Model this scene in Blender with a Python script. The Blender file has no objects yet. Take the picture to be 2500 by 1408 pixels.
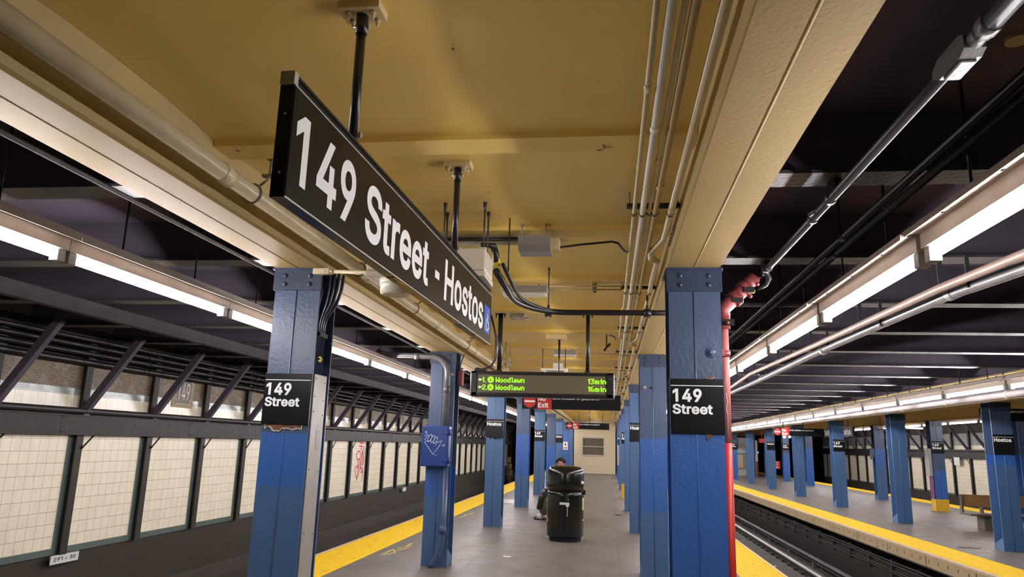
import bpy, bmesh, math, random, json
from mathutils import Vector, Matrix
from math import sin, cos, pi, sqrt
random.seed(7)
C = bpy.context.scene.collection
SC = bpy.context.scene

# ------------------------------------------------------------------ camera
F_PX, PITCH, YAW, ROLL, CAMH = 1770.76, .2108, -.1359, -.0298, 1.5057
def cam_rows():
    cp, sp = cos(PITCH), sin(PITCH); cy, sy = cos(YAW), sin(YAW); cr, sr = cos(ROLL), sin(ROLL)
    Ry = Matrix(((cy, -sy, 0), (sy, cy, 0), (0, 0, 1)))
    B = Matrix(((1, 0, 0), (0, -sp, cp), (0, cp, sp)))
    Q = Matrix(((cr, -sr, 0), (sr, cr, 0), (0, 0, 1)))
    return Q @ B @ Ry
_R = cam_rows()
cam_data = bpy.data.cameras.new('camera')
cam_data.sensor_width = 36.0
cam_data.lens = F_PX / 2500 * 36
cam_data.clip_start = .05
cam_data.clip_end = 300
cam = bpy.data.objects.new('camera', cam_data)
C.objects.link(cam)
r, u, f = _R[0], _R[1], _R[2]
cam.matrix_world = Matrix(((r[0], u[0], -f[0], 0), (r[1], u[1], -f[1], 0), (r[2], u[2], -f[2], CAMH), (0, 0, 0, 1)))
SC.camera = cam

# ------------------------------------------------------------------ world, exposure, lamp strength
world = bpy.data.worlds.new('world')
SC.world = world
world.use_nodes = True
world.node_tree.nodes['Background'].inputs[0].default_value = (.5, .45, .6, 1)
world.node_tree.nodes['Background'].inputs[1].default_value = .004
SC.view_settings.view_transform = 'Standard'
SC.view_settings.look = 'None'
SC.view_settings.gamma = 1
SC.view_settings.exposure = EXPOSURE = 1.95
TUBE_STRENGTH = 34.0
TUBE_COLOUR = (1.0, .95, .97)
SC.cycles.use_denoising = True
SC.cycles.max_bounces = 8
SC.cycles.diffuse_bounces = 4
SC.cycles.glossy_bounces = 4
SC.cycles.sample_clamp_indirect = 6

# ------------------------------------------------------------------ materials
MATS = {}
def mat(name, col, rough=.6, metal=0, bump=None, vary=None, spec=None, spots=None, emit=None):
    """bump=(scale, strength, distance), vary=(colour2, scale, contrast), spots=(colour, scale, amount)"""
    m = bpy.data.materials.new(name); m.use_nodes = True
    nt = m.node_tree; N = nt.nodes; L = nt.links
    b = N['Principled BSDF']
    b.inputs['Base Color'].default_value = (*col, 1)
    b.inputs['Roughness'].default_value = rough
    b.inputs['Metallic'].default_value = metal
    if spec is not None: b.inputs['Specular IOR Level'].default_value = spec
    if emit:
        b.inputs['Emission Color'].default_value = (*emit[0], 1); b.inputs['Emission Strength'].default_value = emit[1]
    tc = N.new('ShaderNodeTexCoord')
    out = None
    if vary:
        n = N.new('ShaderNodeTexNoise'); n.inputs['Scale'].default_value = vary[1]; n.inputs['Detail'].default_value = 6
        L.new(tc.outputs['Object'], n.inputs['Vector'])
        rmp = N.new('ShaderNodeMapRange'); k = vary[2]
        rmp.inputs[1].default_value = .5 - .5 * k; rmp.inputs[2].default_value = .5 + .5 * k
        L.new(n.outputs['Fac'], rmp.inputs[0])
        mx = N.new('ShaderNodeMix'); mx.data_type = 'RGBA'
        mx.inputs[6].default_value = (*col, 1); mx.inputs[7].default_value = (*vary[0], 1)
        L.new(rmp.outputs[0], mx.inputs[0]); out = mx.outputs[2]
    if spots:
        n = N.new('ShaderNodeTexNoise'); n.inputs['Scale'].default_value = spots[1]; n.inputs['Detail'].default_value = 3
        L.new(tc.outputs['Object'], n.inputs['Vector'])
        rmp = N.new('ShaderNodeMapRange'); rmp.inputs[1].default_value = spots[2]; rmp.inputs[2].default_value = spots[2] + .03
        L.new(n.outputs['Fac'], rmp.inputs[0])
        mx = N.new('ShaderNodeMix'); mx.data_type = 'RGBA'
        if out: L.new(out, mx.inputs[6])
        else: mx.inputs[6].default_value = (*col, 1)
        mx.inputs[7].default_value = (*spots[0], 1); L.new(rmp.outputs[0], mx.inputs[0]); out = mx.outputs[2]
    if out: L.new(out, b.inputs['Base Color'])
    if bump:
        n = N.new('ShaderNodeTexNoise'); n.inputs['Scale'].default_value = bump[0]; n.inputs['Detail'].default_value = 4
        L.new(tc.outputs['Object'], n.inputs['Vector'])
        bp = N.new('ShaderNodeBump'); bp.inputs['Strength'].default_value = bump[1]; bp.inputs['Distance'].default_value = bump[2]
        L.new(n.outputs['Fac'], bp.inputs['Height']); L.new(bp.outputs[0], b.inputs['Normal'])
    MATS[name] = m
    return m

def nodes_of(m):
    nt = m.node_tree
    def math_(op, a, b=None, c=None):
        n = nt.nodes.new('ShaderNodeMath'); n.operation = op
        for i, v in enumerate((a, b, c)):
            if v is None: continue
            if isinstance(v, (int, float)): n.inputs[i].default_value = v
            else: nt.links.new(v, n.inputs[i])
        return n.outputs[0]
    def mix(fac, a, b):
        n = nt.nodes.new('ShaderNodeMix'); n.data_type = 'RGBA'
        for i, v in ((0, fac), (6, a), (7, b)):
            if isinstance(v, tuple): n.inputs[i].default_value = (*v, 1)
            elif isinstance(v, (int, float)): n.inputs[i].default_value = v
            else: nt.links.new(v, n.inputs[i])
        return n.outputs[2]
    def noise(scale, detail=4, vec=None):
        n = nt.nodes.new('ShaderNodeTexNoise'); n.inputs['Scale'].default_value = scale; n.inputs['Detail'].default_value = detail
        if vec: nt.links.new(vec, n.inputs['Vector'])
        return n.outputs['Fac']
    return nt, math_, mix, noise

mat('ceiling_paint', (.78, .54, .125), .36, bump=(1.3, .35, .05), vary=((.68, .49, .15), 1.1, .5), spots=((.10, .07, .04), 9, .735))
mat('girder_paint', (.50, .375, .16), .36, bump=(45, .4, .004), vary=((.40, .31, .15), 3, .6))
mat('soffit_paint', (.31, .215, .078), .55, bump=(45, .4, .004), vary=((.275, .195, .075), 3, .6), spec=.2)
mat('beam_black', (.075, .060, .085), .5, bump=(14, .4, .01), vary=((.10, .082, .11), 2.5, .8), spec=.25)
mat('stringer_dark', (.020, .016, .019), .6, bump=(20, .5, .008), vary=((.035, .029, .032), 5, .5), spec=.12)
mat('flange_dark', (.060, .052, .052), .42, bump=(30, .5, .006), vary=((.035, .03, .033), 4, .7))
mat('flange_pale', (.30, .27, .24), .4, bump=(40, .7, .006), vary=((.16, .14, .12), 6, .6))
mat('roof_slab', (.115, .092, .135), .7, bump=(4, .6, .03), spec=.2)
mat('rail_steel', (.72, .70, .66), .32, .7)
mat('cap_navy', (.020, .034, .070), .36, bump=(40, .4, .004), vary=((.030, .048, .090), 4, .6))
mat('rail_rust', (.03, .022, .018), .7, bump=(30, .5, .01))
mat('ballast', (.035, .03, .027), .85, bump=(9, .8, .05), vary=((.07, .06, .05), 2, .6))
mat('tie_wood', (.04, .032, .026), .85, bump=(20, .6, .01))
mat('concrete_dark', (.044, .034, .024), .7, bump=(6, .4, .02), vary=((.036, .029, .021), 1.1, .7), spec=.25)
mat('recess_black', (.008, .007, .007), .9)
mat('edge_tan', (.40, .30, .165), .6, bump=(20, .4, .005), vary=((.36, .27, .15), 5, .6), spots=((.06, .04, .03), 13, .70))
mat('edge_strip', (.62, .48, .33), .5, vary=((.45, .33, .22), 6, .6))
mat('post_paint', (.028, .024, .019), .5, bump=(20, .4, .006), vary=((.045, .038, .032), 4, .6), spec=.2)
mat('wall_girder', (.036, .030, .027), .45, bump=(8, .4, .01), vary=((.024, .020, .018), 3, .5), spec=.15)
mat('pipe_brown', (.035, .027, .025), .42)
mat('pipe_black', (.016, .013, .013), .33, bump=(10, .2, .005))
mat('pipe_cream', (.72, .62, .41), .27, bump=(20, .2, .004), vary=((.55, .46, .29), 8, .6))
mat('pipe_tan', (.60, .45, .18), .4, bump=(20, .2, .004), vary=((.50, .40, .24), 5, .6))
mat('pipe_grey', (.17, .16, .155), .36, vary=((.09, .085, .085), 7, .6))
mat('pipe_pinkish', (.22, .155, .12), .42, vary=((.17, .12, .10), 7, .6))
mat('pipe_lavender', (.13, .115, .112), .6, vary=((.10, .088, .085), 4, .6), spec=.2)
mat('grey_frieze', (.20, .19, .17), .5, vary=((.13, .12, .11), 5, .6))
mat('can_sheen', (.006, .006, .006), .2, bump=(5, .08, .004))
mat('dirty_beige', (.38, .31, .21), .5, vary=((.12, .10, .07), 9, .5))
mat('fixture_white', (.88, .84, .76), .3)
mat('reflector_paint', (.42, .36, .31), .45, vary=((.34, .28, .22), 6, .6))
mat('fixture_box', (.62, .56, .46), .4)
mat('lens_cream', (.78, .74, .62), .25)
mat('holder_grey', (.35, .33, .32), .5)
mat('sign_black', (.008, .0085, .010), .26, bump=(3, .1, .003), spec=.25)
mat('sign_face', (.009, .009, .009), .25, bump=(6, .12, .003), spec=.25)
mat('sign_white', (.88, .90, .90), .45)
mat('sign_edge_white', (.55, .54, .50), .4)
mat('sign_red', (.45, .025, .015), .4)
mat('sign_blue', (.02, .10, .55), .5, spec=.2)
mat('sign_cap_grey', (.42, .40, .36), .4)
mat('aluminium', (.38, .37, .34), .42, .35, bump=(3, .1, .003), vary=((.30, .29, .27), 5, .6))
mat('galvanised', (.30, .29, .27), .45, .5)
mat('bolt_dark', (.03, .03, .035), .35, .6)
mat('bolt_pale', (.45, .44, .40), .4, .6)
mat('red_paint', (.52, .030, .022), .45, bump=(18, .25, .004))
mat('red_dusty', (.38, .085, .085), .45, bump=(25, .4, .006), vary=((.16, .015, .02), 9, .6))
mat('red_pale', (.62, .23, .225), .5, bump=(25, .3, .004), vary=((.46, .11, .105), 4, .6))  # paler, pinker red for the upper length of the riser
mat('tag_yellow', (.75, .6, .04), .5)
mat('primer_rust', (.22, .09, .035), .6, bump=(50, .6, .004), vary=((.08, .035, .02), 30, .5))
mat('primer_edge', (.50, .46, .42), .5)
mat('royal_blue', (.012, .045, .22), .33, bump=(35, .4, .004))
mat('cable_black', (.018, .02, .026), .3)
mat('cable_blue', (.03, .045, .085), .3)
mat('can_black', (.006, .006, .006), .20, bump=(5, .08, .004))
mat('can_inner', (.002, .002, .002), .8)
mat('sticker', (.6, .62, .58), .5)
mat('sticker_green', (.35, .45, .22), .5)
mat('screen_glass', (.125, .12, .105), .22, vary=((.16, .13, .06), 2.2, .8))
mat('led_green', (.2, .6, .02), .5, emit=((.30, 1.0, .015), .32))
mat('led_arrow', (.3, .6, .2), .5, emit=((.42, 1.0, .25), .30))
mat('wall_cream', (.62, .52, .36), .5, bump=(3, .15, .01), vary=((.58, .48, .33), 1.5, .5))
mat('window_frame', (.5, .46, .38), .4)
mat('skin', (.50, .27, .18), .5)
mat('hair_black', (.008, .007, .006), .6, bump=(90, 1, .02))
mat('jacket_black', (.014, .014, .015), .42, bump=(7, 1.0, .06))
mat('trousers_olive', (.10, .105, .065), .8, bump=(22, .9, .03))
mat('shoe_white', (.55, .54, .52), .6)
mat('sole_black', (.02, .02, .02), .7)
mat('wood_bench', (.34, .19, .07), .45, bump=(8, .3, .006), vary=((.19, .11, .05), 5, .6))
mat('wood_bench_grey', (.16, .13, .10), .6, vary=((.08, .065, .05), 5, .6))
mat('paper_white', (.75, .73, .68), .7)
mat('litter_dark', (.03, .022, .02), .7)
mat('yellow_paint', (.70, .42, .01), .5, vary=((.5, .3, .03), 10, .7))
mat('yellow_mark', (.55, .40, .05), .6)
mat('graffiti_white', (.75, .78, .85), .5)
mat('graffiti_red', (.62, .035, .06), .5)
mat('graffiti_purple', (.18, .02, .12), .5, vary=((.02, .02, .10), 6, .4))
mat('mosaic_dark', (.20, .185, .155), .5, bump=(60, .5, .004), vary=((.10, .09, .075), 60, .5))
mat('mosaic_white', (.70, .68, .60), .5)
mat('mosaic_gold', (.33, .23, .10), .5, vary=((.22, .14, .06), 50, .5))
mat('rung_grey', (.032, .030, .032), .3)
mat('cast_grey', (.085, .078, .070), .4, bump=(60, .4, .003))
mat('blue_lamp', (.0, .02, .6), .4, emit=((.005, .03, 1), 14))
mat('signal_white', (.9, .9, 1), .4, emit=((.9, .92, 1), 22))
m = mat('tube_glow', TUBE_COLOUR, .4, emit=(TUBE_COLOUR, TUBE_STRENGTH))

# blue column paint: repainted bands of a stronger blue, set per column by two custom numbers
m = mat('column_blue', (.045, .085, .19), .3)
nt, M_, X_, N_ = nodes_of(m)
tc = nt.nodes.new('ShaderNodeTexCoord'); sx = nt.nodes.new('ShaderNodeSeparateXYZ'); nt.links.new(tc.outputs['Object'], sx.inputs[0])
def attr(n):
    a = nt.nodes.new('ShaderNodeAttribute'); a.attribute_type = 'OBJECT'; a.attribute_name = n; return a.outputs['Fac']
lim_hi, lim_lo = attr('paint_top'), attr('paint_bottom')
edge = M_('MULTIPLY', M_('SUBTRACT', N_(9, 2, tc.outputs['Object']), .5), .02)
z = M_('ADD', sx.outputs[2], edge)
band = M_('MULTIPLY', M_('LESS_THAN', z, lim_hi), M_('GREATER_THAN', z, lim_lo))
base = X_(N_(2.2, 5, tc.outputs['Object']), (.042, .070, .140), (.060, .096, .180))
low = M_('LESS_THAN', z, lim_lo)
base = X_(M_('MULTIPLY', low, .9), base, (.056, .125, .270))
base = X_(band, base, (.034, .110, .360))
scr = N_(55, 6, tc.outputs['Object'])
base = X_(M_('MULTIPLY', M_('GREATER_THAN', scr, .70), .5), base, (.16, .20, .30))
bs = nt.nodes['Principled BSDF']; nt.links.new(base, bs.inputs['Base Color'])
bp = nt.nodes.new('ShaderNodeBump'); bp.inputs['Strength'].default_value = .45; bp.inputs['Distance'].default_value = .005
hgt = M_('ADD', N_(38, 3, tc.outputs['Object']), M_('MULTIPLY', N_(90, 2, tc.outputs['Object']), .35))
nt.links.new(hgt, bp.inputs['Height']); nt.links.new(bp.outputs[0], bs.inputs['Normal'])
bs.inputs['Roughness'].default_value = .34

# platform concrete with saw-cut joints
m = mat('platform_floor', (.2, .17, .15), .55)
nt, M_, X_, N_ = nodes_of(m)
tc = nt.nodes.new('ShaderNodeTexCoord'); sx = nt.nodes.new('ShaderNodeSeparateXYZ'); nt.links.new(tc.outputs['Object'], sx.inputs[0])
X, Y = sx.outputs[0], sx.outputs[1]
def line(v, at, w): return M_('LESS_THAN', M_('ABSOLUTE', M_('SUBTRACT', v, at)), w)
jx = M_('MAXIMUM', line(X, -1.76, .005), line(X, .145, .004))
jx = M_('MAXIMUM', jx, M_('MAXIMUM', line(X, 7.4, .005), line(X, 9.0, .005)))
jy = line(M_('MODULO', M_('ADD', Y, 40.3), 1.524), .1, .003)
jy = M_('MULTIPLY', jy, .5)
j = M_('MAXIMUM', jx, jy)
c0 = X_(M_('MULTIPLY_ADD', N_(1.6, 8, tc.outputs['Object']), 1.8, -.4), (.105, .091, .078), (.148, .129, .111))
c0 = X_(M_('MULTIPLY', M_('GREATER_THAN', N_(5, 7, tc.outputs['Object']), .63), .35), c0, (.085, .07, .062))
c0 = X_(M_('GREATER_THAN', N_(38, 1, tc.outputs['Object']), .79), c0, (.05, .045, .04))
c0 = X_(j, c0, (.05, .042, .038))
bs = nt.nodes['Principled BSDF']; nt.links.new(c0, bs.inputs['Base Color'])
nt.links.new(M_('MULTIPLY_ADD', N_(3, 5, tc.outputs['Object']), .35, .30), bs.inputs['Roughness'])
bp = nt.nodes.new('ShaderNodeBump'); bp.inputs['Strength'].default_value = .4; bp.inputs['Distance'].default_value = .004
nt.links.new(M_('SUBTRACT', N_(30, 4, tc.outputs['Object']), M_('MULTIPLY', j, 1.5)), bp.inputs['Height']); nt.links.new(bp.outputs[0], bs.inputs['Normal'])

# tactile strip with truncated domes
m = mat('tactile_yellow', (.72, .42, .01), .7, spec=.15)
nt, M_, X_, N_ = nodes_of(m)
tc = nt.nodes.new('ShaderNodeTexCoord'); sx = nt.nodes.new('ShaderNodeSeparateXYZ'); nt.links.new(tc.outputs['Object'], sx.inputs[0])
K = 2 * pi / .0605
sn = M_('MULTIPLY', M_('ABSOLUTE', M_('SINE', M_('MULTIPLY', sx.outputs[0], K / 2))), M_('ABSOLUTE', M_('SINE', M_('MULTIPLY', sx.outputs[1], K / 2))))
dome = nt.nodes.new('ShaderNodeMapRange'); dome.inputs[1].default_value = .35; dome.inputs[2].default_value = .7; nt.links.new(sn, dome.inputs[0])
c0 = X_(dome.outputs[0], (.62, .39, .012), (.88, .57, .012))
c0 = X_(M_('MULTIPLY', M_('GREATER_THAN', N_(7, 8, tc.outputs['Object']), .62), .45), c0, (.42, .26, .03))
bs = nt.nodes['Principled BSDF']; nt.links.new(c0, bs.inputs['Base Color'])
bp = nt.nodes.new('ShaderNodeBump'); bp.inputs['Strength'].default_value = .8; bp.inputs['Distance'].default_value = .005
nt.links.new(dome.outputs[0], bp.inputs['Height']); nt.links.new(bp.outputs[0], bs.inputs['Normal'])

# glazed wall tile: vertical plane, tiles counted along Y and Z; green tiles next to every post and along the foot
def tile_material(name, phase, pitch, y_half, zlow, rows, field, field2, green, cell=(.150, .152)):
    m = mat(name, field, .22)
    nt, M_, X_, N_ = nodes_of(m)
    tc = nt.nodes.new('ShaderNodeTexCoord'); sx = nt.nodes.new('ShaderNodeSeparateXYZ'); nt.links.new(tc.outputs['Object'], sx.inputs[0])
    Y, Z = sx.outputs[1], sx.outputs[2]
    yy = M_('ADD', Y, 200 * pitch - phase)
    ym = M_('MODULO', yy, pitch)                                   # distance from a post
    near = M_('MINIMUM', ym, M_('SUBTRACT', pitch, ym))
    g = M_('MAXIMUM', M_('LESS_THAN', near, y_half), M_('LESS_THAN', Z, zlow))
    ty = M_('MODULO', ym, cell[0]); tz = M_('MODULO', M_('SUBTRACT', Z, zlow - 20 * cell[1]), cell[1])
    grout = M_('MAXIMUM', M_('LESS_THAN', ty, .005), M_('LESS_THAN', tz, .0055))
    cellid = nt.nodes.new('ShaderNodeTexWhiteNoise'); cellid.noise_dimensions = '2D'
    cv = nt.nodes.new('ShaderNodeCombineXYZ')
    nt.links.new(M_('FLOOR', M_('DIVIDE', yy, cell[0])), cv.inputs[0]); nt.links.new(M_('FLOOR', M_('DIVIDE', M_('SUBTRACT', Z, zlow - 20 * cell[1]), cell[1])), cv.inputs[1])
    nt.links.new(cv.outputs[0], cellid.inputs['Vector'])
    c = X_(cellid.outputs['Value'], field, field2)
    c = X_(M_('MULTIPLY', M_('GREATER_THAN', N_(6, 8, tc.outputs['Object']), .69), .25), c, (.50, .38, .20))
    c = X_(g, c, green)
    c = X_(M_('MULTIPLY', grout, .75), c, (.20, .16, .10))
    bs = nt.nodes['Principled BSDF']; nt.links.new(c, bs.inputs['Base Color'])
    bp = nt.nodes.new('ShaderNodeBump'); bp.inputs['Strength'].default_value = .4; bp.inputs['Distance'].default_value = .003
    nt.links.new(M_('SUBTRACT', M_('MULTIPLY', N_(3, 2, tc.outputs['Object']), .4), grout), bp.inputs['Height']); nt.links.new(bp.outputs[0], bs.inputs['Normal'])
    return m
POST0, POSTP = 9.0, 1.505
tile_material('wall_tile', POST0, POSTP, .135, .03, 9, (.84, .77, .60), (.78, .71, .55), (.11, .145, .13))
tile_material('frieze_cream', POST0, POSTP, .0, -5, 1, (.66, .60, .47), (.58, .52, .40), (.2, .25, .23), (.125, .5))
tile_material('frieze_green', POST0, POSTP, .0, -5, 1, (.24, .27, .245), (.14, .175, .165), (.2, .25, .23), (.11, .5))
# brown brick mosaic of thin courses
m = mat('frieze_mosaic', (.26, .18, .09), .5)
nt, M_, X_, N_ = nodes_of(m)
tc = nt.nodes.new('ShaderNodeTexCoord'); sx = nt.nodes.new('ShaderNodeSeparateXYZ'); nt.links.new(tc.outputs['Object'], sx.inputs[0])
cv = nt.nodes.new('ShaderNodeCombineXYZ'); nt.links.new(sx.outputs[1], cv.inputs[0]); nt.links.new(sx.outputs[2], cv.inputs[1])
bk = nt.nodes.new('ShaderNodeTexBrick'); nt.links.new(cv.outputs[0], bk.inputs['Vector'])
for k, v in (('Scale', 1), ('Brick Width', .07), ('Row Height', .024), ('Mortar Size', .0045), ('Bias', -.1)): bk.inputs[k].default_value = v
bk.inputs['Color1'].default_value = (.26, .175, .08, 1); bk.inputs['Color2'].default_value = (.14, .09, .045, 1); bk.inputs['Mortar'].default_value = (.035, .025, .018, 1)
nt.links.new(X_(M_('MULTIPLY', M_('GREATER_THAN', N_(4, 6, tc.outputs['Object']), .56), .4), bk.outputs[0], (.22, .19, .16)), nt.nodes['Principled BSDF'].inputs['Base Color'])

# block wall at the end of the platform
m = mat('end_block', (.66, .55, .37), .45)
nt, M_, X_, N_ = nodes_of(m)
tc = nt.nodes.new('ShaderNodeTexCoord'); sx = nt.nodes.new('ShaderNodeSeparateXYZ'); nt.links.new(tc.outputs['Object'], sx.inputs[0])
cv = nt.nodes.new('ShaderNodeCombineXYZ'); nt.links.new(sx.outputs[0], cv.inputs[0]); nt.links.new(sx.outputs[2], cv.inputs[1])
bk = nt.nodes.new('ShaderNodeTexBrick'); nt.links.new(cv.outputs[0], bk.inputs['Vector'])
for k, v in (('Scale', 1), ('Brick Width', .4), ('Row Height', .2), ('Mortar Size', .006)): bk.inputs[k].default_value = v
bk.inputs['Color1'].default_value = (.70, .59, .41, 1); bk.inputs['Color2'].default_value = (.68, .57, .39, 1); bk.inputs['Mortar'].default_value = (.58, .48, .33, 1)
nt.links.new(bk.outputs[0], nt.nodes['Principled BSDF'].inputs['Base Color'])

# ------------------------------------------------------------------ mesh builder
def wloc(o):
    v = Vector((0, 0, 0))
    while o: v += o.location; o = o.parent
    return v
class MB:
    def __init__(s): s.v = []; s.f = []; s.mi = []; s.sm = []; s.cur = 0
    def face(s, idx, smooth=False): s.f.append(tuple(idx)); s.mi.append(s.cur); s.sm.append(smooth)
    def m(s, i): s.cur = i; return s
    def box(s, x0, x1, y0, y1, z0, z1):
        if x0 > x1: x0, x1 = x1, x0
        if y0 > y1: y0, y1 = y1, y0
        if z0 > z1: z0, z1 = z1, z0
        b = len(s.v)
        s.v += [(x0, y0, z0), (x1, y0, z0), (x1, y1, z0), (x0, y1, z0), (x0, y0, z1), (x1, y0, z1), (x1, y1, z1), (x0, y1, z1)]
        for q in ((0, 3, 2, 1), (4, 5, 6, 7), (0, 1, 5, 4), (1, 2, 6, 5), (2, 3, 7, 6), (3, 0, 4, 7)): s.face([b + i for i in q])
        return s
    def cbox(s, x0, x1, y0, y1, z0, z1, c):
        """box with all edges chamfered by c"""
        bm = bmesh.new(); bmesh.ops.create_cube(bm, size=1)
        for v in bm.verts: v.co = Vector(((x0 + x1) / 2 + v.co.x * (x1 - x0), (y0 + y1) / 2 + v.co.y * (y1 - y0), (z0 + z1) / 2 + v.co.z * (z1 - z0)))
        bmesh.ops.bevel(bm, geom=list(bm.edges), offset=c, segments=2, profile=.5, affect='EDGES')
        return s.add_bm(bm)
    def add_bm(s, bm, smooth=False):
        b = len(s.v); bm.verts.ensure_lookup_table()
        s.v += [tuple(v.co) for v in bm.verts]
        for fc in bm.faces: s.face([b + v.index for v in fc.verts], smooth)
        bm.free(); return s
    def prism(s, pts, axis, a, c):
        """extrude a closed outline of 2-D points along an axis from a to c (outline in the two other axes, in order)"""
        b = len(s.v); n = len(pts)
        def P(p, t):
            if axis == 'x': return (t, p[0], p[1])
            if axis == 'y': return (p[0], t, p[1])
            return (p[0], p[1], t)
        s.v += [P(p, a) for p in pts] + [P(p, c) for p in pts]
        for i in range(n):
            j = (i + 1) % n; s.face((b + i, b + j, b + n + j, b + n + i))
        s.face(range(b + n - 1, b - 1, -1)); s.face(range(b + n, b + 2 * n))
        return s
    def tube(s, pts, r, seg=12, caps=True, smooth=True):
        pts = [Vector(p) for p in pts]; rr = r if isinstance(r, (list, tuple)) else [r] * len(pts)
        b = len(s.v); up = None; n = len(pts)
        for i, p in enumerate(pts):
            d = ((pts[i] - pts[i - 1]).normalized() if i else Vector()) + ((pts[i + 1] - pts[i]).normalized() if i < n - 1 else Vector())
            d.normalize()
            if up is None:
                a = Vector((0, 0, 1)) if abs(d.z) < .9 else Vector((1, 0, 0))
            else: a = up
            side = d.cross(a).normalized(); up = side.cross(d).normalized()
            k = 1
            if 0 < i < n - 1:
                cc = (pts[i] - pts[i - 1]).normalized().dot(d); k = 1 / max(cc, .5)
            for j in range(seg):
                t = 2 * pi * j / seg
                s.v.append(tuple(p + (side * cos(t) * k + up * sin(t)) * rr[i]))
        for i in range(n - 1):
            for j in range(seg):
                k = (j + 1) % seg
                s.face((b + i * seg + j, b + i * seg + k, b + (i + 1) * seg + k, b + (i + 1) * seg + j), smooth)
        if caps:
            s.face([b + j for j in range(seg - 1, -1, -1)]); s.face([b + (n - 1) * seg + j for j in range(seg)])
        return s
    def lathe(s, cx, cy, prof, seg=32, smooth=True):
        b = len(s.v); n = len(prof)
        for (r_, z_) in prof:
            for j in range(seg):
                t = 2 * pi * j / seg; s.v.append((cx + r_ * cos(t), cy + r_ * sin(t), z_))
        for i in range(n - 1):
            for j in range(seg):
                k = (j + 1) % seg
                s.face((b + i * seg + j, b + i * seg + k, b + (i + 1) * seg + k, b + (i + 1) * seg + j), smooth)
        s.face([b + j for j in range(seg - 1, -1, -1)]); s.face([b + (n - 1) * seg + j for j in range(seg)])
        return s
    def dome(s, c, nrm, r, h, seg=10):
        """rivet head on a surface point"""
        c = Vector(c); nrm = Vector(nrm).normalized(); a = nrm.orthogonal().normalized(); b2 = nrm.cross(a)
        b = len(s.v); rings = ((1, 0), (.95, .35), (.7, .75), (.35, .96))
        for (k, z_) in rings:
            for j in range(seg):
                t = 2 * pi * j / seg; s.v.append(tuple(c + (a * cos(t) + b2 * sin(t)) * r * k + nrm * h * z_))
        for i in range(3):
            for j in range(seg):
                k = (j + 1) % seg; s.face((b + i * seg + j, b + i * seg + k, b + (i + 1) * seg + k, b + (i + 1) * seg + j), True)
        s.face([b + 3 * seg + j for j in range(seg)], True); s.face([b + j for j in range(seg - 1, -1, -1)])
        return s
    def build(s, name, mats, parent=None, loc=None):
        if isinstance(mats, str): mats = [mats]
        me = bpy.data.meshes.new(name)
        off = wloc(parent) if parent else Vector(loc or (0, 0, 0))
        me.from_pydata([(x - off.x, y - off.y, z - off.z) for x, y, z in s.v], [], s.f)
        for k in mats: me.materials.append(MATS[k])
        me.polygons.foreach_set('material_index', s.mi); me.polygons.foreach_set('use_smooth', s.sm)
        me.update()
        o = bpy.data.objects.new(name, me); C.objects.link(o)
        if parent: o.parent = parent
        else: o.location = off
        return o
def tag(o, label=None, cat=None, group=None, kind=None):
    if label: o['label'] = label
    if cat: o['category'] = cat
    if group: o['group'] = group
    if kind: o['kind'] = kind
    return o
def thing(name, loc, label, cat, group=None):
    o = bpy.data.objects.new(name, None); C.objects.link(o); o.location = loc; o.empty_display_size = .1
    return tag(o, label, cat, group)
def struct(o): o['kind'] = 'structure'; return o
def copy_tree(o, parent=None):
    c = o.copy(); C.objects.link(c)
    if parent: c.parent = parent; c.matrix_parent_inverse = o.matrix_parent_inverse.copy()
    for ch in list(o.children): copy_tree(ch, c)
    return c
def kids(o): return sorted(o.children, key=lambda c: c.name)
ORD = ['first', 'second', 'third', 'fourth', 'fifth', 'sixth', 'seventh', 'eighth', 'ninth', 'tenth', 'eleventh', 'twelfth', 'thirteenth',
       'fourteenth', 'fifteenth', 'sixteenth', 'seventeenth', 'eighteenth', 'nineteenth', 'twentieth', 'twenty-first', 'twenty-second', 'twenty-third', 'twenty-fourth',
       'twenty-fifth', 'twenty-sixth', 'twenty-seventh', 'twenty-eighth', 'twenty-ninth', 'thirtieth', 'thirty-first', 'thirty-second', 'thirty-third', 'thirty-fourth',
       'thirty-fifth', 'thirty-sixth', 'thirty-seventh', 'thirty-eighth', 'thirty-ninth', 'fortieth'] + ['far'] * 60

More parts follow.
